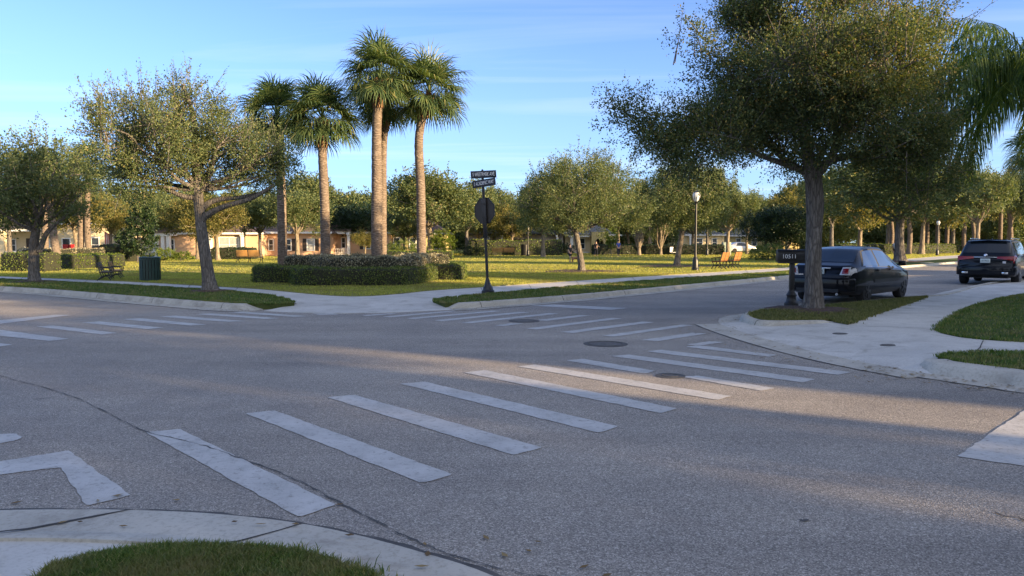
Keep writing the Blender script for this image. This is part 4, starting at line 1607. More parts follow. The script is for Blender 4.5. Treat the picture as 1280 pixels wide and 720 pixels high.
bq = G(1318, 379, KZ)
queen_palm('feathery palm with long drooping fronds hanging in at the right edge above the lawn', bq, A(1296, 102, bq.y), np.random.default_rng(77), 40, 3.9)
bq2 = A(1322, 330, 38)
bq2.z = KZ
make_sabal('palm_tree', 'small dark fan palm reaching in at the right edge behind the drooping palm', bq2, [(0, 0, 0), (0, 0, 2.5), rel(bq2, 1300, 195, 38)], .18, .15, np.random.default_rng(78), 1.1, 30)

# ------------------------------------------------------------------ background trees (prototypes are copied and reshaped)
PROTO = {}


def proto(kind):
    i = {'oak_a': 0, 'oak_b': 1, 'oak_c': 2, 'gold_a': 3, 'gold_b': 4, 'dark': 5, 'myrtle': 6, 'oak_d': 7}[kind]
    rng = np.random.default_rng(300 + i)
    random.seed(300 + i)
    mat = {'g': M['oak_gold'], 'd': M['dark_leaf']}.get(kind[0], M['oak'])
    bark = M['bark_pale'] if kind[0] in 'gm' or kind in ('oak_a', 'oak_d') else M['bark']
    lobes = []
    # unit tree: 6 m tall, about 6 m wide
    n = 9 if kind != 'dark' else 8
    for k in range(n):
        a = k * 2.4 + rng.uniform(-.4, .4)
        r = 1.7 * math.sqrt((k + 0.3) / n) * rng.uniform(0.85, 1.15)
        z = 4.05 - 0.30 * r * r + rng.uniform(-.5, .4)
        if kind in ('oak_b', 'gold_b'):
            z += .5 * math.cos(a + i)
            r *= 1.1
        lobes.append((r * math.cos(a) + .12 * (z - 3) * (i % 3 - 1), r * math.sin(a), z, rng.uniform(1.0, 1.5), rng.uniform(1.0, 1.5), rng.uniform(.8, 1.15)))
    if kind == 'dark':
        lobes = [(x, y, z - .5, a * 1.15, b * 1.15, c * 1.25) for x, y, z, a, b, c in lobes]
    fk = Vector((0.1 * rng.uniform(-1, 1), 0, 2.0))
    ex_ = []
    tp_ = [(0, 0, -.03), (.03, 0, .5), (.05, 0, 1.2), fk + Vector((0, 0, .1))]
    rad_ = [.19, .17, .15, .14, .12]
    if kind == 'myrtle':
        lobes = [(x * .75, y * .75, z - .1, a * .8, b * .8, c * .9) for x, y, z, a, b, c in lobes]
        fk = Vector((0, 0, .5))
        tp_ = [(0, 0, -.03), (0, 0, .3), (0, 0, .55)]
        rad_ = [.2, .18, .16]
        for k in range(7):
            a = k * 0.9
            ex_.append(([(0, 0, .2), (.25 * math.cos(a), .25 * math.sin(a), 1.1), (.55 * math.cos(a), .55 * math.sin(a), 2.4), (.9 * math.cos(a), .9 * math.sin(a), 3.9)], .07, .03))
    if kind in ('dark',):
        fk = Vector((0, 0, 1.2))
        tp_ = [(0, 0, -.03), (.1, 0, .4), (0, 0, 1.3)]
        for k in range(4):
            a = k * 1.6 + .3
            ex_.append(([(0, 0, .3), (.5 * math.cos(a), .5 * math.sin(a), 1.0), (1.2 * math.cos(a), 1.2 * math.sin(a), 2.4)], .10, .05))
    t = make_tree('oak_tree' if kind[0] != 'd' and kind[0] != 'm' else ('evergreen_tree' if kind[0] == 'd' else 'crape_myrtle'), '', 'tree', (0, 0, 0), tp_, rad_, lobes, mat, bark, rng,
                  density=60 if kind != 'myrtle' else 30, nper=20, leaf=0.14, shoots=24, limb=.13, sub=3, fork=fk, seed=300 + i * 7, extra_limbs=ex_, wl=1.2, cut={'dark': -0.6, 'oak_b': .15, 'gold_b': .2, 'oak_d': -.05}.get(kind, 0.0), rad=.15)
    return t


NTREES = [0]


def bgtree(kind, px, depth, width_px, top_py, rot, label, group='background trees across the park', zbase=KZ):
    k = depth / FPX
    w = width_px * k
    top = 1.6 + (HOR - top_py) * k
    if kind not in PROTO:
        PROTO[kind] = proto(kind)
        o = PROTO[kind]
    else:
        o = copy_tree(PROTO[kind])
    b = A(px, HOR, depth)
    o.location = (b.x, b.y, zbase)
    o.rotation_euler = (0, 0, rot)
    s = w / 5.4
    o.scale = (s, s, top / 5.5)
    tag(o, label, 'tree', group)
    NTREES[0] += 1
    return o


BG = [
    ('gold_a', 94, 66, 84, 232, 0.3, 'yellow-green oak right behind the two straight palms beside the left house'),
    ('gold_b', 138, 72, 70, 240, 1.3, 'yellow-green oak behind the dark bench, in front of the white house'),
    ('oak_b', 12, 58, 90, 198, 2.3, 'oak behind the left hedge in front of the porch with the white railing'),
    ('oak_a', 206, 78, 70, 246, 2.0, 'oak in front of the peach house with paired white columns'),
    ('gold_a', 248, 64, 100, 240, 2.9, 'golden oak with a pale trunk seen just left of the leaning oak trunk'),
    ('gold_b', 272, 61, 84, 246, 4.0, 'golden oak with a pale trunk seen just right of the leaning oak trunk'),
    ('oak_c', 325, 70, 76, 240, 5.0, 'oak with dark crooked stems between the white framed window and the hedged palms'),
    ('oak_a', 371, 66, 92, 234, 0.9, 'oak with a sunlit trunk behind the two left palms of the hedged group'),
    ('dark', 446, 86, 100, 245, 0.0, 'dark dense round tree behind the hedge between the short palm and the tallest palm'),
    ('gold_b', 456, 74, 40, 288, 0.2, 'small tree with a pale forked trunk just left of the tallest palm'),
    ('oak_d', 537, 74, 136, 214, 0.0, 'broad oak with a pale forking trunk behind the rightmost hedged palm'),
    ('oak_b', 583, 84, 78, 230, 1.1, 'oak whose crown fills the gap between the broad oak and the stop sign'),
    ('oak_c', 618, 94, 80, 236, 2.2, 'oak directly behind the stop sign octagon'),
    ('oak_a', 652, 98, 62, 246, 3.2, 'smaller oak behind the dark bin to the right of the stop sign'),
    ('oak_d', 679, 74, 84, 236, 4.4, 'oak with a pale trunk in front of the low grey brown garage building'),
    ('gold_a', 772, 92, 76, 230, 5.3, 'oak behind the person in the blue shirt'),
    ('myrtle', 799, 86, 60, 236, 0.4, 'pale multi-stemmed tree just right of the person in the blue shirt'),
    ('myrtle', 826, 88, 52, 244, 1.9, 'pale multi-stemmed tree left of the oak with the sunlit brown trunk'),
    ('gold_b', 812, 108, 74, 226, 0.4, 'tall golden oak behind the pale multi-stemmed trees'),
    ('oak_b', 884, 96, 76, 216, 0.7, 'oak whose crown rises behind the lamp post lantern'),
    ('oak_a', 910, 80, 78, 234, 1.7, 'oak behind the two orange benches'),
    ('oak_d', 934, 92, 56, 240, 2.7, 'oak to the left of the dark evergreen, in front of the white parked car'),
    ('dark', 976, 66, 86, 248, 0.8, 'dark glossy evergreen with low splayed stems left of the mailbox'),
    ('gold_b', 985, 120, 90, 236, 2.5, 'pale golden oak showing above the dark evergreen'),
    ('oak_c', 1040, 84, 86, 212, 3.4, 'oak seen between the island oak trunk and the black sedan roof'),
    ('gold_a', 1075, 70, 96, 222, 3.9, 'oak with a sunlit forked trunk directly above the black sedan roof'),
    ('gold_b', 1110, 104, 90, 210, 4.3, 'golden oak behind the big dark trunk by the cyclist'),
    ('gold_b', 1152, 92, 96, 206, 5.7, 'golden oak above the far end of the right street'),
    ('oak_b', 1190, 104, 88, 212, 0.2, 'oak in the row of pale trunks left of the dark SUV'),
    ('oak_a', 1222, 88, 90, 206, 1.2, 'oak with a forked trunk right above the dark SUV roof'),
    ('gold_a', 1262, 112, 96, 208, 2.1, 'golden oak behind the right end of the dark SUV'),
    ('oak_c', 1300, 96, 96, 214, 3.1, 'oak at the right edge behind the dark SUV'),
    ('oak_d', 1015, 130, 96, 222, 1.5, 'distant oak hidden behind the island oak trunk'),
    ('oak_b', 498, 104, 80, 244, 3.3, 'distant oak between the tallest palm and the rightmost palm, above the yellow gable'),
    ('oak_d', 712, 118, 92, 226, 0.6, 'distant oak behind the round crowned oak on the lawn'),
    ('oak_a', 598, 92, 62, 262, 0.5, 'low oak in front of the low grey brown building just left of the stop sign'),
    ('gold_b', 640, 88, 58, 258, 1.5, 'low golden oak between the stop sign and the dark litter bin'),
    ('oak_c', 700, 90, 62, 256, 2.5, 'low oak in front of the right end of the low grey brown building'),
    ('gold_a', 748, 112, 70, 252, 3.5, 'golden oak behind the house with the arched entrance'),
    ('oak_b', 866, 112, 70, 250, 4.5, 'low oak far behind the lamp post'),
    ('oak_d', 785, 118, 60, 256, 5.5, 'low oak in front of the pale far house, right of the person in blue'),
    ('oak_c', 505, 80, 50, 268, 1.9, 'low oak in front of the yellow house between the two right palms'),
]
for a in BG:
    bgtree(*a)
# the big dark-trunked oak by the cyclist
bgl = bgtree('oak_b', 1126, 57, 190, 182, 2.6, 'big dark trunked oak across the right street next to the cyclist')
mulch_ring(Vector((bgl.location.x, bgl.location.y, KZ - 0.006)), 1.6)
# tall pale trunks in the far row at the right
for i, (px, dep, top, lab) in enumerate([
        (1113, 98, 262, 'pale palm trunk just right of the forked sunlit oak above the sedan'),
        (1136, 92, 258, 'pale palm trunk right beside the big dark-trunked oak'),
        (1158, 104, 250, 'stout pale palm trunk left of the far lamp post on the right street'),
        (1171, 100, 248, 'slim pale palm trunk next to the stout one by the far lamp post'),
        (1183, 108, 252, 'dark slim palm trunk just right of the far lamp post'),
        (1206, 100, 250, 'pale palm trunk above the left corner of the dark SUV roof'),
        (1216, 112, 256, 'thin pale palm trunk above the left part of the dark SUV roof'),
        (1250, 104, 248, 'orange lit palm trunk above the right part of the dark SUV roof'),
        (1262, 98, 246, 'orange lit palm trunk above the right end of the dark SUV roof')]):
    b = A(px, HOR, dep)
    b.z = KZ
    make_sabal('palm_tree', lab, b, [(0, 0, -.05), (random.uniform(-.2, .2), 0, 2.5), rel(b, px + random.uniform(-3, 3), top, dep)], .30, .24, np.random.default_rng(400 + i), 1.3, 22, 'far row of pale palm trunks', 0.8)


# the wood that closes the view
def treeline(rng, n=190):
    Vs, Fs, base = [], [], 0
    lob = []
    for i in range(n):
        th = rng.uniform(-0.78, 0.80)
        dd = rng.uniform(125, 190)
        x, y = math.tan(th) * dd, dd
        h = rng.uniform(8.0, 12.5)
        w = rng.uniform(3.0, 5.5)
        lob.append((x, y, h * .62, w, w * .8, h * .42))
        if rng.random() < 0.6:
            lob.append((x + rng.uniform(-3, 3), y - 2, h * .30, w * .8, w * .6, h * .28))
    V, F, _ = crown_from_lobes(lob, 16, 16, 0.42, rng, 9, wl=3.5, cut=-0.5, rad=.4, slen=(.8, 1.8))
    return np_mesh('treeline', V, F, M['oak'])


tlo = link('treeline', treeline(np.random.default_rng(90)))
tlo['kind'] = 'stuff'
tlo['label'] = 'distant trees that close the view beyond the park'


# ------------------------------------------------------------------ hedges and shrubs
def hedge(name, label, path, width, height, mat, rng, leaf=0.06, per=420, z0=KZ, closed=False, group=None, wav=0.04, core=(0.018, 0.026, 0.010)):
    """clipped hedge along a ground path: dark woody core covered with leaves"""
    P = catmull([Vector(p) for p in path], 6, closed)
    n = len(P)
    Vc, Fc = [], []
    ring = [(-.5, 0), (-.5, .55), (-.47, .92), (-.3, 1.0), (0, 1.0), (.3, 1.0), (.47, .92), (.5, .55), (.5, 0)]
    LP, LN = [], []
    for i, p in enumerate(P):
        a, b = P[(i - 1) % n] if (closed or i) else P[0], P[(i + 1) % n] if (closed or i < n - 1) else P[-1]
        t = (b - a)
        t.z = 0
        t.normalize()
        nr = Vector((-t.y, t.x, 0))
        hh = height * (1 + wav * math.sin(i * 1.7) + rng.uniform(-wav, wav))
        for (u, v) in ring:
            q = p + nr * u * (width - 0.08)
            Vc.append((q.x, q.y, z0 + v * (hh - 0.04)))
    k = len(ring)
    m = n if closed else n - 1
    quads = []
    for i in range(m):
        j = (i + 1) % n
        for q in range(k - 1):
            Fc.append([i * k + q, j * k + q, j * k + q + 1, i * k + q + 1])
    if not closed:
        Vc2 = np.array(Vc)
        # end faces as quads fanned from pairs
        for e in (0, n - 1):
            for q in range(4):
                Fc.append([e * k + q, e * k + q + 1, e * k + 7 - q, e * k + 8 - q])
    Vc = np.array(Vc)
    Fc = np.array(Fc)
    # leaves on the faces, count by area
    a_, b_, c_, d_ = (Vc[Fc[:, i]] for i in range(4))
    nrm = np.cross(b_ - a_, d_ - a_)
    area = np.linalg.norm(nrm, axis=1)
    nrm = unit(nrm)
    cen = Vc.mean(0)
    cnt = np.maximum(1, (area * per)).astype(int)
    idx = np.repeat(np.arange(len(Fc)), cnt)
    u, v = rng.random(len(idx))[:, None], rng.random(len(idx))[:, None]
    pts = a_[idx] * (1 - u) * (1 - v) + b_[idx] * u * (1 - v) + c_[idx] * u * v + d_[idx] * (1 - u) * v
    nn = nrm[idx]
    f = clump_noise(pts, 0.7, 5)
    pts = pts + nn * (0.015 + 0.02 * f + rng.normal(size=len(idx)) * 0.025)[:, None]
    U = unit(rng.normal(size=pts.shape) + np.array([0, 0, .3]))
    N = unit(nn * 0.8 + rng.normal(size=pts.shape) * 0.7)
    Ls = leaf * rng.uniform(.7, 1.35, len(pts))
    V, F = leaf_mesh(pts, U, N, Ls, Ls * .6)
    base = len(Vc)
    V2 = np.concatenate([Vc, V])
    F2 = np.concatenate([Fc, F + base])
    mi = np.concatenate([np.ones(len(Fc), int), np.zeros(len(F), int)])
    if 'hedge_core' not in M:
        M['hedge_core'] = plain('hedge_twigs', (0.022, 0.024, 0.012), 0.9, var=.4, scale=20)
    o = link(name, np_mesh(name, V2, F2, [mat, M['hedge_core']], mi))
    tag(o, label, 'hedge', group)
    return o


rng = np.random.default_rng(55)
hz = KZ
fl = G(316, 353.5, KZ)
fm = G(440, 357, KZ)
fr = G(574, 350.5, KZ)
pl = [fl + Vector((0.3, 1.6, 0)), fl + Vector((0.25, .35, 0)), fl + Vector((1.6, -.05, 0)), fm + Vector((-1.5, 0.2, 0)), fm + Vector((0, 0.35, 0)), fm + Vector((1.6, .5, 0)), fr + Vector((-1.2, .25, 0)), fr + Vector((-.25, .5, 0)), fr + Vector((-0.2, 1.8, 0))]
hedge('hedge', 'low dark green clipped hedge curving in front of the tall palms', pl, 0.75, 0.62, M['hedge'], rng, 0.055, 900)
pl2 = [fl + Vector((0.9, 1.6, 0)), fl + Vector((2.2, 1.0, 0)), fm + Vector((-.5, 1.15, 0)), fm + Vector((1.6, 1.3, 0)), fr + Vector((-1.6, 1.1, 0)), fr + Vector((-.9, 1.7, 0))]
hedge('hedge', 'taller greyish variegated hedge right behind the dark clipped one under the palms', pl2, 0.8, 0.98, M['grey_hedge'], rng, 0.055, 900)
pl3 = [fl + Vector((1.2, 3.2, 0)), fl + Vector((2.5, 4.5, 0)), fm + Vector((0, 5.2, 0)), fr + Vector((-1.6, 4.2, 0)), fr + Vector((-1.0, 3.0, 0))]
hedge('hedge', 'far side of the greyish hedge ring behind the palm trunks', pl3, 0.8, 0.95, M['grey_hedge'], rng, 0.07, 350)
mb = [fl + Vector((-.35, .2, 0)), fl + Vector((.6, -.5, 0)), fm + Vector((-1.5, -.3, 0)), fm + Vector((1.5, -.12, 0)), fr + Vector((-.8, -.3, 0)), fr + Vector((.35, .5, 0)), fr + Vector((-.2, 4.0, 0)), fm + Vector((0, 5.8, 0)), fl + Vector((.4, 4.2, 0)), fl + Vector((-.3, 2.2, 0))]
sheet('mulch_bed', setz(catmull(mb, 5, True), KZ + 0.004), M['mulch'], 0)


def gline(lst, z=KZ):
    return [G(x, y, z) for x, y in lst]


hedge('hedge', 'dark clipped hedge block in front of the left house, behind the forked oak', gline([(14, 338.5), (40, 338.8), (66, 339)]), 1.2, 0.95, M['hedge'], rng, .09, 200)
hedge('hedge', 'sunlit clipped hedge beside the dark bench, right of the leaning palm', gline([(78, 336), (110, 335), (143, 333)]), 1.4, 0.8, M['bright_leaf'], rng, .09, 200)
hedge('hedge', 'low pale flowering hedge row in front of the left porch', gline([(25, 331), (80, 330), (130, 329.5)]), 1.6, 1.05, M['grey_hedge'], rng, .12, 120)
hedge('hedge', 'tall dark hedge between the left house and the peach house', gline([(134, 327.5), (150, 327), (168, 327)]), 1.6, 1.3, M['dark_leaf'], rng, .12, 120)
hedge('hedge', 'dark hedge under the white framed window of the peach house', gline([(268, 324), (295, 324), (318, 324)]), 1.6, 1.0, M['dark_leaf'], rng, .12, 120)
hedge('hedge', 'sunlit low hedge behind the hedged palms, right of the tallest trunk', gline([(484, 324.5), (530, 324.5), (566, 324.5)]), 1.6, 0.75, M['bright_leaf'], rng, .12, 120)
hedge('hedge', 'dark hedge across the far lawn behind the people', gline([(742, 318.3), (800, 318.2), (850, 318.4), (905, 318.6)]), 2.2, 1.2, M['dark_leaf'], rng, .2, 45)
hedge('hedge', 'dark hedge along the front of the low grey building behind the stop sign', gline([(588, 319.3), (640, 319.2), (700, 319.0)]), 2.0, 1.7, M['hedge'], rng, .2, 45)
hedge('hedge', 'long dark hedge across the far lawn behind the sedan', gline([(1045, 317.6), (1100, 317.4), (1150, 317.2), (1190, 316.5)]), 2.0, 1.25, M['hedge'], rng, .2, 45)
hedge('hedge', 'long hedge in the far distance between the evergreen and the SUV', [A(1000, 303, 150) * 1, A(1100, 303, 150), A(1200, 303, 155), A(1290, 303, 160)], 2.4, 1.2, M['hedge'], rng, .25, 25)


def shrub(name, label, loc, lobes, mat, rng, density=60, leaf=.09, nper=18, group=None, stem=True, cat='shrub'):
    t = thing(name, label, cat, loc, 0, group)
    V, F, tw = crown_from_lobes(lobes, density, nper, leaf, rng, 4, wl=.6, cut=-.8, rad=.08, slen=(.15, .4), up=.2)
    link('foliage', np_mesh('foliage', V, F, mat), t)
    mb = MB()
    for lb in lobes:
        mb.tube(branch_pts((0, 0, 0), lb[:3], 0, .1, 5, 3), [.05, .045, .04, .03, .02], 6)
    mb.build('stem', M['bark'], t)
    return t


b = G(961, 325.5, KZ)
shrub('shrub', 'rounded olive shrub below the dark evergreen, left of the mailbox', b, [(0, 0, .7, 1.3, 1.1, .7), (-.9, .1, .5, .8, .8, .55), (.9, 0, .55, .9, .8, .6)], M['hedge'], rng, 60, .11)
b = A(553, 318, 74)
b.z = KZ
shrub('small_tree', 'small bright green rounded tree under the broad oak', b, [(0, 0, 1.9, 1.2, 1.1, .9), (.5, 0, 1.3, 1.0, .9, .7), (-.6, 0, 1.4, .8, .8, .6)], M['bright_leaf'], rng, 50, .13, cat='tree')
b = G(764, 319.5, KZ)
shrub('small_tree', 'slim young bright green tree just left of the person in the blue shirt', b, [(0, 0, 2.2, .8, .8, .9), (0, 0, 1.4, .6, .6, .6)], M['bright_leaf'], rng, 50, .14, cat='tree')
b = G(172, 328, KZ)
shrub('cabbage_palm', 'dark low spiky shrub in front of the white house', b, [(0, 0, 1.6, 1.5, 1.3, 1.0), (.4, 0, 3.0, 1.1, 1, 1.1), (.5, 0, 4.3, .8, .8, .9)], M['dark_leaf'], rng, 70, .16)
for px, py, s, mt, lab in ((205, 326, .8, 'bright_leaf', 'low sunlit shrubs in front of the paired white columns'), (226, 326, .6, 'bright_leaf', 'small sunlit shrub right of the paired white columns'),
                           (590, 320, 1.0, 'dark_leaf', 'dark shrub under the oak left of the stop sign'), (702, 317, 1.2, 'dark_leaf', 'dark shrub beside the yellow house with the arch'),
                           (505, 323, 1.4, 'hedge', 'green shrub in front of the yellow gable'), (735, 318, .8, 'red_cloth', '')):
    if not lab:
        continue
    b = G(px, py, KZ)
    shrub('shrub', lab, b, [(0, 0, .6 * s, 1.1 * s, .9 * s, .6 * s), (.8 * s, 0, .45 * s, .8 * s, .7 * s, .45 * s), (-.7 * s, .2, .5 * s, .8 * s, .7 * s, .5 * s)], M[mt], rng, 45, .12)

# ------------------------------------------------------------------ writing
def lettering(name, text, size, mat, parent, loc, rot, align='CENTER', sx=1.0):
    c = bpy.data.curves.new(name, 'FONT')
    c.body = text
    c.size = size
    c.align_x = align
    c.align_y = 'CENTER'
    c.extrude = 0.002
    c.materials.append(mat)
    tmp = bpy.data.objects.new(name, c)
    COL.objects.link(tmp)
    bpy.context.view_layer.update()
    me = bpy.data.meshes.new_from_object(tmp.evaluated_get(bpy.context.evaluated_depsgraph_get()))
    bpy.data.objects.remove(tmp)
    o = link(name, me, parent)
    o.location = loc
    o.rotation_euler = rot
    o.scale = (sx, 1, 1)
    return o


# ------------------------------------------------------------------ street sign with the back of a stop sign
b = G(610, 365.5, KZ)
top = A(603, 214, b.y)
hgt = top.z - KZ
lean = (top.x - b.x) / hgt
ss = thing('street_sign', 'black corner post with two street name plates above the back of a stop sign', 'street sign', b)
ss.rotation_euler = (0, lean, 0)
MB().lathe([(0.19, -0.03), (0.19, 0.05), (0.15, 0.08), (0.14, 0.15), (0.10, 0.20), (0.085, 0.26), (0.075, 0.30), (0.06, 0.36), (0.05, 0.42)], n=24).build('base', M['black_metal'], ss, smooth=True)
MB().tube([(0, 0, 0.40), (0, 0, hgt - 0.42)], 0.042, 14).build('pole', M['black_metal'], ss, smooth=True)
MB().box((0, 0, 2.18), (0.12, 0.09, 1.15)).build('sign_bracket', M['black_metal'], ss, bevel=0.015)
# octagon seen from behind, turned towards the side street
k = b.y / FPX
zc = 1.6 + (HOR - 263.5) * k - KZ
yaw = math.radians(-38)
oc = MB()
rad = 0.40
pts = []
for q in range(8):
    a = PI / 8 + q * PI / 4
    pts.append(Vector((rad * math.cos(a) * 1.0, 0.0, rad * math.sin(a))))
oc.prism(pts, (0, 0.012, 0))
ocs = oc.build('stop_plate', M['sign_grey'], ss)
ocs.location = (0.005, 0.075, zc)
ocs.rotation_euler = (0, 0, yaw)
rim_ = MB()
inner_ = [p * 0.93 for p in pts]
for q in range(8):
    a, c = pts[q], pts[(q + 1) % 8]
    rim_.prism([a * 1.02, c * 1.02, inner_[(q + 1) % 8], inner_[q]], (0, 0.02, 0))
rr_ = rim_.build('plate_rim', M['black_metal'], ocs)
rr_.location = (0, -0.004, 0)
for dz in (-.2, .2):
    MB().box((0, 0, zc + dz), (0.13, 0.12, 0.05)).build('clamp', M['black_metal'], ss)
# name plates
for (zp, yw, txt, ln, dx, dy) in ((hgt - 0.095, math.radians(14), 'S WESTPARK AVE', 0.76, 0.03, -0.05), (hgt - 0.345, math.radians(-33), 'E ACADEMIC WAY', 0.82, 0.03, -0.05)):
    p_ = MB().box((0, 0, 0), (ln, 0.014, 0.215)).build('name_plate', M['sign_face'], ss, bevel=0.004)
    p_.location = (dx, dy, zp)
    p_.rotation_euler = (0, math.radians(-1.5 if yw > 0 else -3), yw)
    f_ = MB()
    for sz in (-1, 1):
        f_.box((0, -0.0085, sz * 0.1), (ln - 0.012, 0.003, 0.006))
    for sx in (-1, 1):
        f_.box((sx * (ln / 2 - .009), -0.0085, 0), (0.006, 0.003, 0.194))
    f_.build('border', M['sign_grey'], p_)
    lettering('lettering', txt, 0.15, M['letter'], p_, (0, -0.010, 0), (PI / 2, 0, 0), sx=0.56)
MB().box((0, 0, hgt - 0.22), (0.07, 0.07, 0.07)).build('plate_holder', M['black_metal'], ss)
MB().lathe([(0.035, 0), (0.03, 0.03), (0.01, 0.05)], (0, 0, hgt + 0.01), 12).build('cap', M['black_metal'], ss)
MB().tube([(0, 0, hgt - .43), (0, 0, hgt + 0.01)], 0.028, 10).build('mast', M['black_metal'], ss)

# ------------------------------------------------------------------ mailbox
b = G(989, 381.5, KZ)
mbx = thing('mailbox', 'black post mailbox numbered 10511 standing in the grass beside the island oak', 'mailbox', b, math.radians(-4))
k = b.y / FPX
z0 = 1.6 + (HOR - 327) * k - KZ
hh = 0.30
ln = 0.70
MB().lathe([(0.16, -0.02), (0.16, 0.05), (0.12, 0.09), (0.10, 0.2), (0.12, 0.24), (0.085, 0.30), (0.06, 0.36)], n=16).build('base', M['iron'], mbx, smooth=True)
MB().box((0, 0, z0 / 2 + 0.1), (0.105, 0.105, z0 - 0.16)).build('post', M['iron'], mbx, bevel=0.008)
bx = MB()
prof = [(-0.11, 0.0), (0.11, 0.0)] + [(0.11 * math.cos(a), 0.175 + 0.11 * math.sin(a)) for a in [i * PI / 10 for i in range(11)]]
bx.prism([(-ln / 2, y, z0 + z) for y, z in prof], (ln, 0, 0))
bx.build('box', M['iron'], mbx, bevel=0.006)
dr = MB()
dr.prism([(ln / 2 + 0.003, y * 1.03, z0 - 0.003 + z * 1.02) for y, z in prof], (0.02, 0, 0))
d_ = dr.build('door', M['iron'], mbx)
MB().box((ln / 2 + 0.035, 0, z0 + 0.235), (0.03, 0.03, 0.03)).build('handle', M['chrome'], d_)
MB().box((0, 0, z0 - 0.02), (ln * 0.9, 0.2, 0.04)).build('tray', M['iron'], mbx, bevel=0.005)
fl_ = MB()
fl_.box((0.18, -0.117, z0 + 0.14), (0.20, 0.008, 0.03))
fl_.box((0.26, -0.117, z0 + 0.155), (0.05, 0.0085, 0.06))
fl_.build('flag', M['iron'], mbx)
lettering('lettering', '10511', 0.135, M['letter'], mbx, (-0.10, -0.118, z0 + 0.12), (PI / 2, 0, 0))


# ------------------------------------------------------------------ cars
def smooth_interp(x, xs, ys, w=0.05):
    return sum(np.interp(x + d * w, xs, ys) * g for d, g in ((-2, .1), (-1, .2), (0, .4), (1, .2), (2, .1)))


class Car:
    def __init__(s, spec):
        s.sp = spec

    def ring(s, x):
        sp = s.sp
        w = smooth_interp(x, *sp['w'])
        zb = smooth_interp(x, *sp['zb'])
        top = smooth_interp(x, *sp['top'], w=0.03)
        belt = min(smooth_interp(x, *sp['belt']), top - 0.02)
        g = min(1, max(0, (top - belt) / sp['gh']))
        yr = w * (0.84 + (sp['rw'] - 0.84) * g)
        r = [(0, zb), (.8 * w, zb), (.93 * w, zb + .03), (.985 * w, zb + .14), (w, min(.56, belt - .15)), (.992 * w, belt - .13), (.972 * w, belt - .035), (.94 * w, belt),
             None, (yr, belt + (top - belt) * .86), (yr * .955, belt + (top - belt) * .945), (yr * .72, top - .012 * (0.3 + g)), (0, top)]
        a, b = r[7], r[9]
        r[8] = (a[0] * .48 + b[0] * .52 + .012 * g, a[1] * .5 + b[1] * .5)
        return r

    def pt(s, x, u, side):
        r = s.ring(x)
        i = min(int(u), len(r) - 2)
        t = u - i
        y = r[i][0] * (1 - t) + r[i + 1][0] * t
        z = r[i][1] * (1 - t) + r[i + 1][1] * t
        return np.array([x, side * y, z])

    def body(s, xs):
        V, F = [], []
        n = 13
        m = 2 * n - 2
        for x in xs:
            r = s.ring(x)
            V += [(x, y, z) for y, z in r] + [(x, -y, z) for y, z in r[1:-1][::-1]]
        for i in range(len(xs) - 1):
            for q in range(m):
                a, b = i * m + q, i * m + (q + 1) % m
                F.append([a, b, b + m, a + m])
        for e in (0, len(xs) - 1):
            ring_ids = [e * m + q for q in range(m)]
            F.append(ring_ids if e else ring_ids[::-1])
        return V, F

    def patch(s, x0, x1, u0, u1, nx, nu, side, offd=0.006, slant=None):
        V, F = [], []
        for i in range(nx + 1):
            for j in range(nu + 1):
                fu = j / nu
                xa, xb = x0, x1
                if slant:
                    xa += slant[0] * fu
                    xb += slant[1] * fu
                x = xa + (xb - xa) * i / nx
                u = u0 + (u1 - u0) * fu
                p = s.pt(x, u, side)
                e = 0.01
                dx = s.pt(x + e, u, side) - s.pt(x - e, u, side)
                du = s.pt(x, min(u + .05, 12), side) - s.pt(x, u - .05, side)
                nr = -np.cross(dx, du) * side
                nr = nr / (np.linalg.norm(nr) + 1e-9)
                V.append(tuple(p + nr * offd))
        for i in range(nx):
            for j in range(nu):
                a = i * (nu + 1) + j
                F.append([a, a + 1, a + nu + 2, a + nu + 1])
        return V, F


def mesh_obj(name, V, F, mat, parent, smooth=True, angle=35):
    me = bpy.data.meshes.new(name)
    me.from_pydata([tuple(v) for v in V], [], F)
    me.materials.append(mat)
    bm = bmesh.new()
    bm.from_mesh(me)
    bmesh.ops.remove_doubles(bm, verts=bm.verts, dist=0.0005)
    bmesh.ops.recalc_face_normals(bm, faces=bm.faces)
    bm.to_mesh(me)
    bm.free()
    if smooth:
        me.polygons.foreach_set('use_smooth', [True] * len(me.polygons))
        me.set_sharp_from_angle(angle=math.radians(angle))
    me.update()
    return link(name, me, parent)


def solid(V, F, th):
    """give an open patch a small thickness along -normal (simple shell)"""
    return V, F


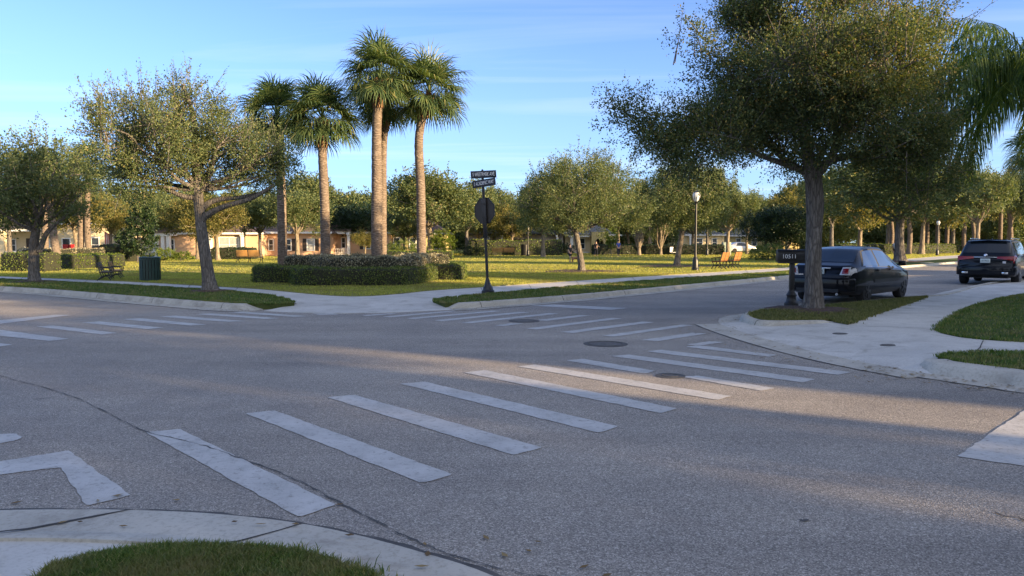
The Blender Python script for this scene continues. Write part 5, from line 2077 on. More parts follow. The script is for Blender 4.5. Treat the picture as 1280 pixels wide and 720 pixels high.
def wheel(parent, x, y, r, rimmat, w=0.21):
    sd_ = 1 if y > 0 else -1
    wl = thing('wheel', None, None, (x, y, r))
    for kx in ('label', 'category'):
        if kx in wl:
            del wl[kx]
    wl.parent = parent
    t = MB()
    prof = [(r * .60, -w / 2), (r * .92, -w / 2), (r * .985, -w * .38), (r, -w * .2), (r, w * .2), (r * .985, w * .38), (r * .92, w / 2), (r * .60, w / 2)]
    t.lathe(prof, n=32)
    to = t.build('tyre', M['tyre'], wl, smooth=True)
    to.rotation_euler = (PI / 2, 0, 0)
    m = MB()
    m.lathe([(r * .64, w * .30), (r * .64, w * .5), (r * .58, w * .51), (r * .55, w * .34), (r * .2, w * .30), (0.01, w * .30)], n=28)
    for q in range(5):
        a = q * 2 * PI / 5
        m.prism([Vector((r * .10 * math.cos(a + 1.2), r * .10 * math.sin(a + 1.2), w * .46)), Vector((r * .6 * math.cos(a + .20), r * .6 * math.sin(a + .20), w * .42)),
                 Vector((r * .6 * math.cos(a - .20), r * .6 * math.sin(a - .20), w * .42)), Vector((r * .10 * math.cos(a - 1.2), r * .10 * math.sin(a - 1.2), w * .46))], (0, 0, 0.03))
    m.lathe([(r * .12, w * .44), (r * .12, w * .52), (0.01, w * .53)], n=12)
    mo = m.build('rim', rimmat, wl)
    mo.rotation_euler = (-PI / 2 if sd_ > 0 else PI / 2, 0, 0)
    return wl


def cut_arches(o, spots, r, yin):
    dg = None
    cut = MB()
    for (x, zc_) in spots:
        for sd_ in (-1, 1):
            cut.tube([(x, sd_ * yin, zc_), (x, sd_ * 1.4, zc_)], r, 28)
    c = cut.build('cutter', M['plastic'])
    md = o.modifiers.new('b', 'BOOLEAN')
    md.operation = 'DIFFERENCE'
    md.object = c
    md.solver = 'EXACT'
    bpy.context.view_layer.update()
    dg = bpy.context.evaluated_depsgraph_get()
    me = bpy.data.meshes.new_from_object(o.evaluated_get(dg))
    o.modifiers.clear()
    o.data = me
    bpy.data.objects.remove(c)
    me.set_sharp_from_angle(angle=math.radians(35))


def patch_obj(car, name, mat, parent, args, sides=(1, -1)):
    V, F = [], []
    for s_ in sides:
        v, f = car.patch(*args[:6], s_, *args[6:])
        kx = len(V)
        V += v
        F += [[a + kx for a in q] for q in f]
    return mesh_obj(name, V, F, mat, parent)


def one_side(car, name, mat, parent, args, side):
    v, f = car.patch(*args[:6], side, *args[6:])
    return mesh_obj(name, v, f, mat, parent)


# --- black sedan parked beside the island
SED = dict(
    top=([-2.30, -2.27, -2.22, -2.14, -1.90, -1.80, -1.22, -0.85, -0.3, 0.25, 0.50, 1.25, 1.5, 1.95, 2.18, 2.29], [.70, .85, .965, 1.01, 1.05, 1.085, 1.43, 1.49, 1.51, 1.485, 1.43, 1.02, .96, .86, .74, .57]),
    belt=([-2.3, -2.2, -1.7, -.5, 1.2, 2.0, 2.3], [.62, .92, .98, .935, .87, .77, .51]),
    w=([-2.30, -2.2, -2.0, -1.5, 1.4, 1.9, 2.15, 2.29], [.70, .80, .87, .895, .895, .85, .75, .60]),
    zb=([-2.3, -2.0, -1.6, 1.7, 2.3], [.33, .25, .20, .19, .26]), gh=.52, rw=.66)
cs = Car(SED)
sedan = thing('parked_car', 'black sedan parked at the kerb right behind the island oak', 'car')
h_ = Vector((0.715, 0.70, 0)).normalized()
yaw_s = math.atan2(h_.y, h_.x)
rw_pt = G(1080, 379.0, 0)          # where the right rear tyre stands
rgt = Vector((h_.y, -h_.x, 0))
c_ = rw_pt - rgt * 0.80 + h_ * 1.31
sedan.location = (c_.x, c_.y, 0.0)
sedan.rotation_euler = (0, 0, yaw_s)
V, F = cs.body(np.concatenate([np.linspace(-2.295, -2.0, 12), np.linspace(-1.9, 1.9, 44), np.linspace(1.98, 2.285, 10)]))
bo = mesh_obj('body', V, F, M['car_black'], sedan)
cut_arches(bo, [(-1.31, .31), (1.38, .31)], .365, .62)
one_side(cs, 'rear_window', M['glass_dark'], sedan, (-1.80, -1.12, 9.75, 12, 10, 5), 1)
one_side(cs, 'rear_window', M['glass_dark'], sedan, (-1.80, -1.12, 9.75, 12, 10, 5), -1)
patch_obj(cs, 'windscreen', M['glass_dark'], sedan, (.58, 1.20, 9.75, 12, 10, 5))
for sd_ in (1, -1):
    one_side(cs, 'side_window', M['glass_dark'], sedan, (-.38, 1.02, 7.10, 8.85, 10, 4, 0.006, (0.02, -.58)), sd_)
    one_side(cs, 'side_window', M['glass_dark'], sedan, (-1.52, -.46, 7.10, 8.85, 8, 4, 0.006, (0.40, 0.02)), sd_)
    one_side(cs, 'belt_trim', M['chrome'], sedan, (-1.4, 1.1, 6.88, 7.03, 16, 1, 0.008), sd_)
    one_side(cs, 'side_moulding', M['plastic'], sedan, (-.90, .98, 3.85, 4.25, 14, 1, 0.014), sd_)
    one_side(cs, 'window_frame', M['plastic'], sedan, (-1.66, 1.14, 7.02, 9.05, 24, 5, 0.003, (0.46, -.60)), sd_)
    ms_ = MB()
    ms_.box((.88, sd_ * 1.0, 1.02), (.10, .19, .13))
    ms_.box((.90, sd_ * .90, .98), (.06, .10, .04))
    ms_.build('wing_mirror', M['car_black'], sedan, bevel=.025)
    for xh in (-.42, .62 - .15):
        MB().box((xh - .18, sd_ * .905, .86), (.17, .03, .03)).build('door_handle', M['car_black'], sedan, bevel=.008)
    # tail light: pale housing wrapped round the corner with a red square in the middle
    tl_ = one_side(cs, 'tail_light', M['clear_lens'], sedan, (-2.20, -2.0, 5.15, 6.85, 6, 4, 0.010), sd_)
    MB().prism([(-2.275, sd_ * .54, .765), (-2.265, sd_ * .80, .765), (-2.20, sd_ * .79, .97), (-2.215, sd_ * .60, .965)], (-.045, 0, 0)).build('lens', M['clear_lens'], tl_, bevel=.01)
    MB().prism([(-2.316, sd_ * .60, .795), (-2.308, sd_ * .765, .795), (-2.262, sd_ * .76, .935), (-2.268, sd_ * .625, .93)], (-.02, 0, 0)).build('red_lens', M['red_lens'], tl_, bevel=.008)
    one_side(cs, 'headlight', M['clear_lens'], sedan, (1.84, 2.14, 5.2, 6.9, 6, 3, 0.008), sd_)
bmp = MB()
pr = [(-2.10, .90), (-2.28, .80), (-2.36, .62), (-2.36, -.62), (-2.28, -.80), (-2.10, -.90)]
bmp.prism([Vector((x, y, .33)) for x, y in pr], (0, 0, .36))
bmp.build('rear_bumper', M['car_black'], sedan, bevel=.05, seg=4)
MB().box((-2.385, 0, .36), (.02, 1.1, .09)).build('bumper_grille', M['plastic'], sedan)
pt_ = MB().box((-2.315, 0, .86), (.015, .31, .16)).build('number_plate', M['plate'], sedan, bevel=.006)
lettering('plate_lettering', 'K41 7DR', .075, M['letter_dark'], pt_, (-2.324, 0, .86), (PI / 2, 0, -PI / 2), sx=.85)
MB().box((-2.285, 0, .935), (.03, .62, .03)).build('chrome_strip', M['chrome'], sedan, bevel=.006)
MB().box((-2.33, .50, .76), (.006, .22, .028)).build('badge', M['chrome'], sedan)
MB().tube([(-.72, 0, 1.47), (-.80, 0, 1.53)], [.012, .006], 8).build('antenna', M['plastic'], sedan)
MB().tube([(-2.1, -.5, .27), (-2.36, -.5, .27)], .035, 12).build('exhaust_pipe', M['chrome'], sedan)
MB().box((0, 0, .235), (3.6, 1.2, .12)).build('underbody', M['plastic'], sedan)
for x in (-1.31, 1.38):
    for sd_ in (1, -1):
        wheel(sedan, x, sd_ * .775, .318, M['rim_dark'])

# --- dark SUV further along the kerb
SUV = dict(
    top=([-2.47, -2.44, -2.38, -2.30, -2.02, -1.93, -1.7, -.3, .45, .70, 1.38, 1.6, 2.15, 2.38, 2.47], [.86, 1.04, 1.13, 1.19, 1.60, 1.675, 1.70, 1.715, 1.67, 1.62, 1.17, 1.12, 1.00, .84, .62]),
    belt=([-2.47, -2.38, -1.8, 0, 1.3, 2.2, 2.47], [.76, 1.09, 1.14, 1.10, 1.04, .90, .56]),
    w=([-2.47, -2.38, -2.1, -1.5, 1.5, 2.0, 2.3, 2.47], [.86, .92, .96, .98, .98, .94, .84, .70]),
    zb=([-2.47, -2.2, -1.6, 1.8, 2.47], [.42, .32, .26, .25, .32]), gh=.55, rw=.74)
cu_ = Car(SUV)
suv = thing('parked_car', 'dark SUV with wide red tail lights parked farther along the kerb', 'car')
hv = Vector((0.66, 0.75, 0)).normalized()
rgt = Vector((hv.y, -hv.x, 0))
lw = G(1206, 354.2, 0)
c_ = lw + rgt * 0.82 + hv * 1.40
suv.location = (c_.x, c_.y, 0)
suv.rotation_euler = (0, 0, math.atan2(hv.y, hv.x))
V, F = cu_.body(np.concatenate([np.linspace(-2.465, -1.9, 20), np.linspace(-1.8, 2.0, 44), np.linspace(2.08, 2.46, 10)]))
bo = mesh_obj('body', V, F, M['car_navy'], suv)
cut_arches(bo, [(-1.40, .37), (1.42, .37)], .425, .68)
for sd_ in (1, -1):
    one_side(cu_, 'rear_window', M['glass_dark'], suv, (-2.285, -2.0, 9.2, 12, 8, 6), sd_)
    one_side(cu_, 'side_window', M['glass_dark'], suv, (-.10, 1.10, 7.08, 8.92, 10, 4, .006, (.02, -.46)), sd_)
    one_side(cu_, 'side_window', M['glass_dark'], suv, (-1.15, -.18, 7.08, 8.92, 10, 4, .006, (.02, .02)), sd_)
    one_side(cu_, 'side_window', M['glass_dark'], suv, (-1.95, -1.24, 7.12, 8.9, 8, 4, .006, (.12, .02)), sd_)
    one_side(cu_, 'window_trim', M['chrome'], suv, (-2.0, 1.2, 6.9, 7.02, 18, 1, .008), sd_)
    tl_ = one_side(cu_, 'tail_light', M['red_lens'], suv, (-2.42, -2.12, 5.1, 6.95, 8, 4, .012), sd_)
    MB().prism([(-2.445, sd_ * .36, 1.00), (-2.455, sd_ * .90, .93), (-2.40, sd_ * .90, 1.09), (-2.405, sd_ * .36, 1.075)], (-.035, 0, 0)).build('lens', M['red_lens'], tl_, bevel=.01)
    MB().box((-2.53, sd_ * .64, .47), (.03, .20, .075)).build('exhaust_tip', M['chrome'], suv, bevel=.012)
    one_side(cu_, 'window_frame', M['plastic'], suv, (-2.02, 1.2, 7.02, 9.0, 24, 5, 0.003, (.14, -.48)), sd_)
    ms_ = MB()
    ms_.box((.98, sd_ * 1.10, 1.16), (.12, .22, .16))
    ms_.build('wing_mirror', M['car_navy'], suv, bevel=.03)
    for xh in (-.60, .42):
        MB().box((xh - .1, sd_ * .99, .98), (.19, .03, .035)).build('door_handle', M['chrome'], suv, bevel=.008)
    MB().tube([(-1.5, sd_ * .66, 1.745), (.4, sd_ * .66, 1.735)], .02, 8).build('roof_rail', M['chrome'], suv)
bmp = MB()
pr = [(-2.2, .985), (-2.42, .93), (-2.53, .72), (-2.53, -.72), (-2.42, -.93), (-2.2, -.985)]
bmp.prism([Vector((x, y, .38)) for x, y in pr], (0, 0, .34))
bmp.build('rear_bumper', M['car_navy'], suv, bevel=.05, seg=4)
MB().box((-2.475, 0, 1.05), (.03, .74, .03)).build('chrome_strip', M['chrome'], suv, bevel=.008)
em = MB()
em.lathe([(.055, 0), (.055, .012), (.035, .016), (.01, .016)], n=20)
eo = em.build('emblem', M['chrome'], suv)
eo.location = (-2.42, 0, 1.13)
eo.rotation_euler = (0, -PI / 2 + .3, 0)
eo.scale = (.8, 1.1, 1)
pt_ = MB().box((-2.475, 0, .92), (.02, .32, .16)).build('number_plate', M['plate'], suv, bevel=.006)
lettering('plate_lettering', 'LB 7AC2', .075, M['letter_dark'], pt_, (-2.487, 0, .92), (PI / 2, 0, -PI / 2), sx=.85)
MB().box((-2.465, -.60, .865), (.012, .11, .08)).build('badge', M['clear_lens'], suv, bevel=.01)
MB().box((-1.98, 0, 1.695), (.22, 1.2, .03)).build('spoiler', M['car_navy'], suv, bevel=.012)
MB().box((-1.2, 0, 1.735), (.14, .05, .05), taper=.4).build('antenna', M['car_navy'], suv)
MB().box((0, 0, .33), (4.0, 1.3, .14)).build('underbody', M['plastic'], suv)
for x in (-1.40, 1.42):
    for sd_ in (1, -1):
        wheel(suv, x, sd_ * .845, .375, M['rim'], .25)


# ------------------------------------------------------------------ small far vehicles
def far_car(label, px, py, yaw, mat, l=4.5):
    b = G(px, py, KZ) if isinstance(px, (int, float)) else px
    t = thing('parked_car', label, 'car', b, yaw)
    V, F = cs.body(np.linspace(-2.28, 2.28, 30))
    mesh_obj('body', V, F, mat, t)
    for sd_ in (1, -1):
        one_side(cs, 'side_window', M['glass_dark'], t, (-1.1, .9, 7.1, 8.9, 8, 3, .006, (.3, -.45)), sd_)
    for x in (-1.31, 1.38):
        for sd_ in (1, -1):
            o = MB().tube([(x, sd_ * .72, .31), (x, sd_ * .92, .31)], .32, 16).build('wheel', M['tyre'], t)
    return t


far_car('white car parked far off below the oaks, left of the dark evergreen', A(926, 303, 108) * 1 - Vector((0, 0, 1.47)), 0, .15, M['clear_lens'])
far_car('red car parked far off just right of the dark evergreen stems', A(1004, 303, 175) - Vector((0, 0, 1.47)), 0, .1, M['red_paint'])
far_car('red car parked far off above the roof of the dark SUV', A(1228, 303, 140) - Vector((0, 0, 1.47)), 0, .2, M['red_paint'])


# ------------------------------------------------------------------ street furniture
def bench(label, loc, yaw, wood, group='park benches', length=1.75, back=True):
    t = thing('park_bench', label, 'bench', loc, yaw, group)
    # local: seat faces -Y, back rest on +Y
    st = MB()
    for i in range(6):
        st.box((0, -.24 + i * .085, .43 + .004 * i), (length, .07, .03))
    st.build('seat', wood, t, bevel=.006)
    if back:
        for s_ in (-1, 1):
            bk = MB()
            for i in range(5):
                bk.box((s_ * length / 4, .24 + i * .022, .54 + i * .085), (length / 2 - .06, .03, .075))
            bk.build('backrest', wood, t, bevel=.006)
    for x in (-length / 2 + .02, 0, length / 2 - .02):
        lg = MB()
        lg.tube([(x, -.30, 0), (x, -.16, .2), (x, -.22, .41)], .026, 8)
        lg.tube([(x, .34, 0), (x, .12, .2), (x, .20, .42), (x, .34, .93)], .026, 8)
        lg.tube([(x, -.26, .40), (x, .24, .41)], .022, 8)
        lg.tube([(x, -.14, .21), (x, .12, .21)], .02, 8)
        if back:
            lg.tube([(x, -.24, .41), (x, -.27, .58), (x, -.2, .63), (x, .1, .64), (x, .26, .66)], .02, 8)
        lg.build('iron_leg', M['iron'], t, smooth=True)
    return t


b = G(900, 336, KZ)
bench('orange wooden bench nearer the lamp post, left of the two side by side', b, math.radians(238), M['wood_orange'], length=1.4)
b = G(916, 335, KZ)
bench('orange wooden bench farther from the lamp post, right of the two side by side', b, math.radians(238), M['wood_orange'], length=1.4)
b = G(133, 349.5, KZ)
bench('dark weathered bench seen from its end, standing beside the left sidewalk', b, math.radians(112), M['wood_dark'], length=1.5).scale = (.8, .74, .74)
b = G(146, 347.5, KZ)
bench('weathered bench just behind the dark bench beside the left sidewalk', b, math.radians(112), M['wood'], length=1.5).scale = (.8, .74, .74)
b = G(312, 328.6, KZ)
bench('sunlit yellow bench on the lawn in front of the peach house', b, math.radians(178), M['wood'])
b = G(629, 320.6, KZ)
bench('sunlit yellow bench on the far lawn just right of the street sign post', b, math.radians(180), M['wood'], length=2.4)


def bin_(label, loc, r, h, mat):
    t = thing('litter_bin', label, 'bin', loc, .3)
    s_ = MB()
    n = 22
    for i in range(n):
        a = 2 * PI * i / n
        s_.box((r * math.cos(a), r * math.sin(a), h / 2), (.016, 2 * PI * r / n * .72, h), a)
    s_.build('slats', mat, t)
    MB().lathe([(r - .03, .04), (r - .03, h - .05)], n=22).build('liner', M['plastic'], t)
    rg = MB()
    for z in (.04, h * .5, h - .03):
        rg.lathe([(r - .012, z - .02), (r + .014, z - .02), (r + .014, z + .02), (r - .012, z + .02)], n=26)
    rg.build('hoop', mat, t)
    MB().lathe([(r + .02, h), (r + .03, h + .02), (r, h + .06), (r * .55, h + .07), (r * .5, h + .05)], n=26).build('lid', mat, t, smooth=True)
    MB().tube([(0, 0, h + .05), (0, 0, h + .2)], .02, 8).box((0, 0, h + .21), (.34, .34, .02)).build('rain_bonnet', mat, t)
    return t


b = G(188, 350.5, KZ)
bin_('dark green slatted litter bin standing beside the left sidewalk', b, .37, .85, M['green_slat'])
b = G(656, 319.6, KZ)
bin_('small dark litter bin on the far lawn left of the round crowned oak', b, .42, 1.2, M['iron'])


def lamp(label, base, h, group='park lamp posts'):
    t = thing('street_lamp', label, 'lamp post', base, 0, group)
    MB().lathe([(.20, -.02), (.20, .10), (.16, .14), (.15, .5), (.12, .62), (.085, .70)], n=16).build('base', M['black_metal'], t, smooth=True)
    MB().lathe([(.075, .68), (.06, 1.2), (.05, h - .62), (.07, h - .60), (.05, h - .57), (.10, h - .52), (.12, h - .5)], n=14).build('pole', M['black_metal'], t, smooth=True)
    MB().lathe([(.10, h - .5), (.19, h - .28), (.20, h - .18), (.15, h - .05), (.09, h - .01)], n=18).build('globe', M['lamp_glass'], t, smooth=True)
    rb = MB()
    for i in range(8):
        a = i * PI / 4
        pts_ = [(r_ * math.cos(a), r_ * math.sin(a), z_) for r_, z_ in ((.11, h - .5), (.197, h - .28), (.207, h - .18), (.155, h - .045))]
        rb.tube(pts_, .008, 5)
    rb.build('cage', M['black_metal'], t)
    MB().lathe([(.13, h - .045), (.14, h - .02), (.07, h + .03), (.025, h + .06), (.02, h + .11), (.005, h + .13)], n=16).build('finial', M['black_metal'], t, smooth=True)
    return t


b = G(869, 338, KZ)
lamp('black lamp post with a pale lantern beside the two orange benches', b, 1.6 + (HOR - 238) / FPX * b.y - KZ - .1)
for px, dep, ty, lab in ((660, 80, 281, 'slim far lamp post with a white globe above the dark bin'), (306, 72, 262, 'thin dark lamp post beside the large white framed window of the peach house'),
                         (1172, 84, 276, 'far lamp post with a pale globe among the trunks beyond the right street'), (884, 84, 268, 'thin far lamp post between the near lamp post and the oaks')):
    b = A(px, HOR, dep)
    b.z = KZ
    lamp(lab, b, 1.6 + (HOR - ty) / FPX * dep - KZ)
# storm drain mouth in the far kerb
b = G(1160, 330.6, 0)
sdn = thing('storm_drain', 'dark storm drain mouth in the kerb across from the sedan bonnet', 'storm drain', b, math.radians(38))
MB().box((0, 0.02, .07), (1.1, .10, .09)).build('mouth', M['plastic'], sdn)
MB().box((0, .06, .137), (1.4, .34, .03)).build('lid', M['kerb'], sdn, bevel=.008)
b = A(908, 303, 88)
b.z = KZ
ub = thing('utility_box', 'pale green utility box standing at the far hedge behind the lamp post', 'utility box', b)
MB().box((0, 0, .75), (.95, .7, 1.5)).build('cabinet', M['pale_green'], ub, bevel=.04)
MB().box((0, -.36, .75), (.8, .02, 1.2)).build('door', M['pale_green'], ub)


def lounge_chair(label, loc, yaw, mat):
    t = thing('folding_chair', label, 'chair', loc, yaw, 'low chairs on the far lawn')
    MB().box((0, 0, .3), (.6, .5, .04)).build('seat', mat, t)
    b_ = MB().box((0, .32, .6), (.6, .04, .65)).build('backrest', mat, t)
    for x in (-.28, .28):
        for y in (-.22, .28):
            MB().tube([(x, y, 0), (x, y * .8, .32)], .02, 6).build('leg', M['iron'], t)
    return t


lounge_chair('pale low folding chair on the far lawn left of the sunlit oak trunk', G(842, 318.6, KZ), .4, M['shirt_white'])
lounge_chair('blue low folding chair on the far lawn just right of the lamp post', G(877, 318.2, KZ), -.3, M['shirt_blue'])
for px, lab in ((81, 'red slatted garden chair on the left of the pair by the porch railing'), (88, 'red slatted garden chair on the right of the pair by the porch railing')):
    b = G(px, 324.5, KZ)
    t = thing('garden_chair', lab, 'chair', b, 0, 'red garden chairs')
    s_ = MB()
    for i in range(5):
        s_.box((-.22 + i * .11, .2, .85), (.09, .03, .9))
    s_.build('backrest', M['red_cloth'], t)
    MB().box((0, -.1, .4), (.55, .55, .05)).build('seat', M['red_cloth'], t)
    for x in (-.28, .28):
        MB().box((x, -.05, .55), (.1, .65, .03)).build('armrest', M['red_cloth'], t)
        MB().box((x, -.3, .26), (.05, .05, .52)).build('leg', M['red_cloth'], t)
        MB().box((x, .25, .2), (.05, .05, .4)).build('leg', M['red_cloth'], t)


# ------------------------------------------------------------------ people
def skin_body(name, verts, edges, radii, mat, parent, sub=2):
    me = bpy.data.meshes.new(name)
    me.from_pydata(verts, edges, [])
    o = link(name, me, None)
    o.modifiers.new('skin', 'SKIN')
    for i, r in enumerate(radii):
        sv_ = me.skin_vertices[0].data[i]
        sv_.radius = (r, r) if not hasattr(r, '__len__') else r
        sv_.use_root = (i == 0)
    sb = o.modifiers.new('sub', 'SUBSURF')
    sb.levels = sub
    sb.render_levels = sub
    bpy.context.view_layer.update()
    dg = bpy.context.evaluated_depsgraph_get()
    m2 = bpy.data.meshes.new_from_object(o.evaluated_get(dg))
    o.modifiers.clear()
    o.data = m2
    m2.materials.clear()
    m2.materials.append(mat)
    m2.polygons.foreach_set('use_smooth', [True] * len(m2.polygons))
    o.parent = parent
    return o


def person(label, loc, yaw, h, shirt, pants, long_pants=False, stride=.12, bend=0.0, arms=(.1, .1), seat=False):
    t = thing('person', label, 'person', loc, yaw)
    s = h / 1.75
    B_ = bend
    hipz = .92
    V = [(0, 0, hipz), (0, -.05 * B_, 1.12), (0, -.25 * B_, 1.36), (0, -.34 * B_, 1.50), (0, -.40 * B_, 1.57), (0, -.44 * B_ - .01, 1.70)]
    rad = [.14, (.15, .11), (.17, .11), .055, .08, .085]
    E = [(0, 1), (1, 2), (2, 3), (3, 4), (4, 5)]

    def add(p, r, frm):
        V.append(p)
        rad.append(r)
        E.append((frm, len(V) - 1))
        return len(V) - 1
    for sd_, ar in ((-1, arms[0]), (1, arms[1])):
        a = add((sd_ * .17, -.26 * B_, 1.40), .06, 2)
        e = add((sd_ * .24, -.26 * B_ - ar * .5, 1.14), .043, a)
        w = add((sd_ * .25, -.28 * B_ - ar * 2.0, .93 + ar * .9), .032, e)
        hnd = add((sd_ * .25, -.30 * B_ - ar * 2.3, .84 + ar * 1.0), .036, w)
        for fi in range(3):
            add((sd_ * (.25 + (fi - 1) * .022), -.30 * B_ - ar * 2.4, .76 + ar * 1.05), .012, hnd)
        st = stride * sd_
        if seat:
            k = add((sd_ * .13, -.40, .90), .075, 0)
            an = add((sd_ * .13, -.36 + st, .46), .045, k)
            add((sd_ * .13, -.52 + st, .42), .045, an)
        else:
            hp = add((sd_ * .10, 0, .84), .10, 0)
            k = add((sd_ * .11, -.05 + st * .6, .48), .062, hp)
            an = add((sd_ * .11, .02 + st, .08), .042, k)
            add((sd_ * .12, -.16 + st, .035), .038, an)
    V = [(x * s, y * s, z * s) for x, y, z in V]
    rad = [tuple(q * s for q in r) if hasattr(r, '__len__') else r * s for r in rad]
    skin_body('body', V, E, rad, M['skin'], t)
    sv_ = [V[0], V[1], V[2]]
    se = [(0, 1), (1, 2)]
    sr = [.155 * s, (.165 * s, .125 * s), (.185 * s, .125 * s)]
    for j in (6, 13 if not seat else 13):
        pass
    idx = [i for i, v in enumerate(V) if abs(abs(v[0]) - .17 * s) < 1e-6]
    for i in idx:
        sv_.append(V[i])
        se.append((2, len(sv_) - 1))
        sr.append(.075 * s)
        q = Vector(V[i]).lerp(Vector(V[i + 1]), .75)
        sv_.append(tuple(q))
        se.append((len(sv_) - 2, len(sv_) - 1))
        sr.append(.062 * s)
    skin_body('shirt', sv_, se, sr, shirt, t)
    pv = [(0, 0, hipz * s)]
    pe, pr_ = [], [.165 * s]
    for sd_ in (-1, 1):
        st = stride * sd_
        if seat:
            ch = [(sd_ * .12, -.12, .93, .11), (sd_ * .13, -.40, .90, .092)]
        else:
            ch = [(sd_ * .10, 0, .82, .115), (sd_ * .11, -.03 + st * .5, .55, .09)]
            if long_pants:
                ch += [(sd_ * .11, -.03 + st * .7, .40, .075), (sd_ * .11, .01 + st, .14, .06)]
        prev = 0
        for (x, y, z, r) in ch:
            pv.append((x * s, y * s, z * s))
            pr_.append(r * s)
            pe.append((prev, len(pv) - 1))
            prev = len(pv) - 1
    skin_body('trousers' if long_pants else 'shorts', pv, pe, pr_, pants, t)
    hd = V[5]
    hm = MB()
    hm.lathe([(.02 * s, .105 * s), (.07 * s, .085 * s), (.098 * s, .035 * s), (.10 * s, -.01 * s), (.085 * s, -.05 * s)], (hd[0], hd[1] + .018 * s, hd[2] + .01 * s), 14)
    hm.build('hair', M['hair'], t, smooth=True)
    return t


b = G(712.5, 328.2, KZ)
person('person in black shirt and dark shorts walking on the lawn beside the tan dog', b, .6, 1.35, M['shirt_black'], M['shorts'], stride=.2, arms=(.1, .25))
b = G(745, 320.2, KZ)
person('person in a black shirt and dark trousers standing on the far lawn', b, 2.6, 1.6, M['shirt_black'], M['shorts'], True, arms=(.2, .05))
b = G(773, 320.0, KZ)
person('person in a blue shirt and dark trousers standing on the far lawn', b, .2, 1.7, M['shirt_blue'], M['shorts'], True, arms=(.15, .05))
# cyclist by the big trunk
b = G(1119.5, 326, KZ)
bk_ = thing('bicycle', 'dark bicycle ridden on the sidewalk beside the big dark-trunked oak', 'bicycle', b, math.radians(60))
fr_ = MB()
for q in (((-.5, 0, .34), (0, 0, .30)), ((0, 0, .30), (.42, 0, .78)), ((-.16, 0, .80), (0, 0, .30)), ((-.16, 0, .80), (.42, 0, .80)), ((-.5, 0, .34), (-.16, 0, .80)), ((.42, 0, .86), (.54, 0, .34))):
    fr_.tube(q, .018, 8)
fr_.build('frame', M['plastic'], bk_)
for x in (-.5, .54):
    w_ = MB()
    w_.tube([(x + .33 * math.cos(a), 0, .34 + .33 * math.sin(a)) for a in [i * PI / 12 for i in range(25)]], .022, 6, cap=False)
    for i in range(8):
        a = i * PI / 4
        w_.tube([(x, 0, .34), (x + .32 * math.cos(a), 0, .34 + .32 * math.sin(a))], .004, 4)
    w_.build('wheel', M['tyre'], bk_)
MB().box((-.18, 0, .84), (.26, .13, .05)).build('saddle', M['plastic'], bk_, bevel=.02)
MB().tube([(.36, -.27, .98), (.43, -.1, .96), (.43, .1, .96), (.36, .27, .98)], .016, 8).build('handlebar', M['plastic'], bk_)
hb = Vector((math.cos(math.radians(60)), math.sin(math.radians(60)), 0))
person('person in a white shirt riding the bicycle beside the big dark-trunked oak', b + hb * -.12 + Vector((0, 0, -.02)), math.radians(150), 1.72, M['shirt_white'], M['shorts'], seat=True, bend=.6, arms=(.22, .22))
# dog beside the first person
b = G(719.5, 328.3, KZ)
dg_ = thing('dog', 'small tan dog on the lawn beside the person in black', 'dog', b, .3)
DV = [(-.20, 0, .33), (0, 0, .34), (.18, 0, .36), (.28, 0, .44), (.36, 0, .48), (.44, 0, .46), (-.30, 0, .42), (-.36, 0, .50)]
DE = [(0, 1), (1, 2), (2, 3), (3, 4), (4, 5), (0, 6), (6, 7)]
DR = [.085, .095, .10, .065, .065, .035, .02, .012]
for x, kx in ((-.20, 0), (.18, 2)):
    for sd_ in (-1, 1):
        DV += [(x - .02 * (1 if x < 0 else -1), sd_ * .07, .22), (x - (.05 if x < 0 else .0), sd_ * .07, .12), (x, sd_ * .07, .02)]
        i = len(DV)
        DE += [(kx, i - 3), (i - 3, i - 2), (i - 2, i - 1)]
        DR += [.05, .026, .024]
skin_body('body', DV, DE, DR, M['brown_fur'], dg_)
for sd_ in (-1, 1):
    MB().prism([(.33, sd_ * .04, .53), (.37, sd_ * .055, .53), (.35, sd_ * .06, .60)], (0, sd_ * .012, 0)).build('ear', M['brown_fur'], dg_)


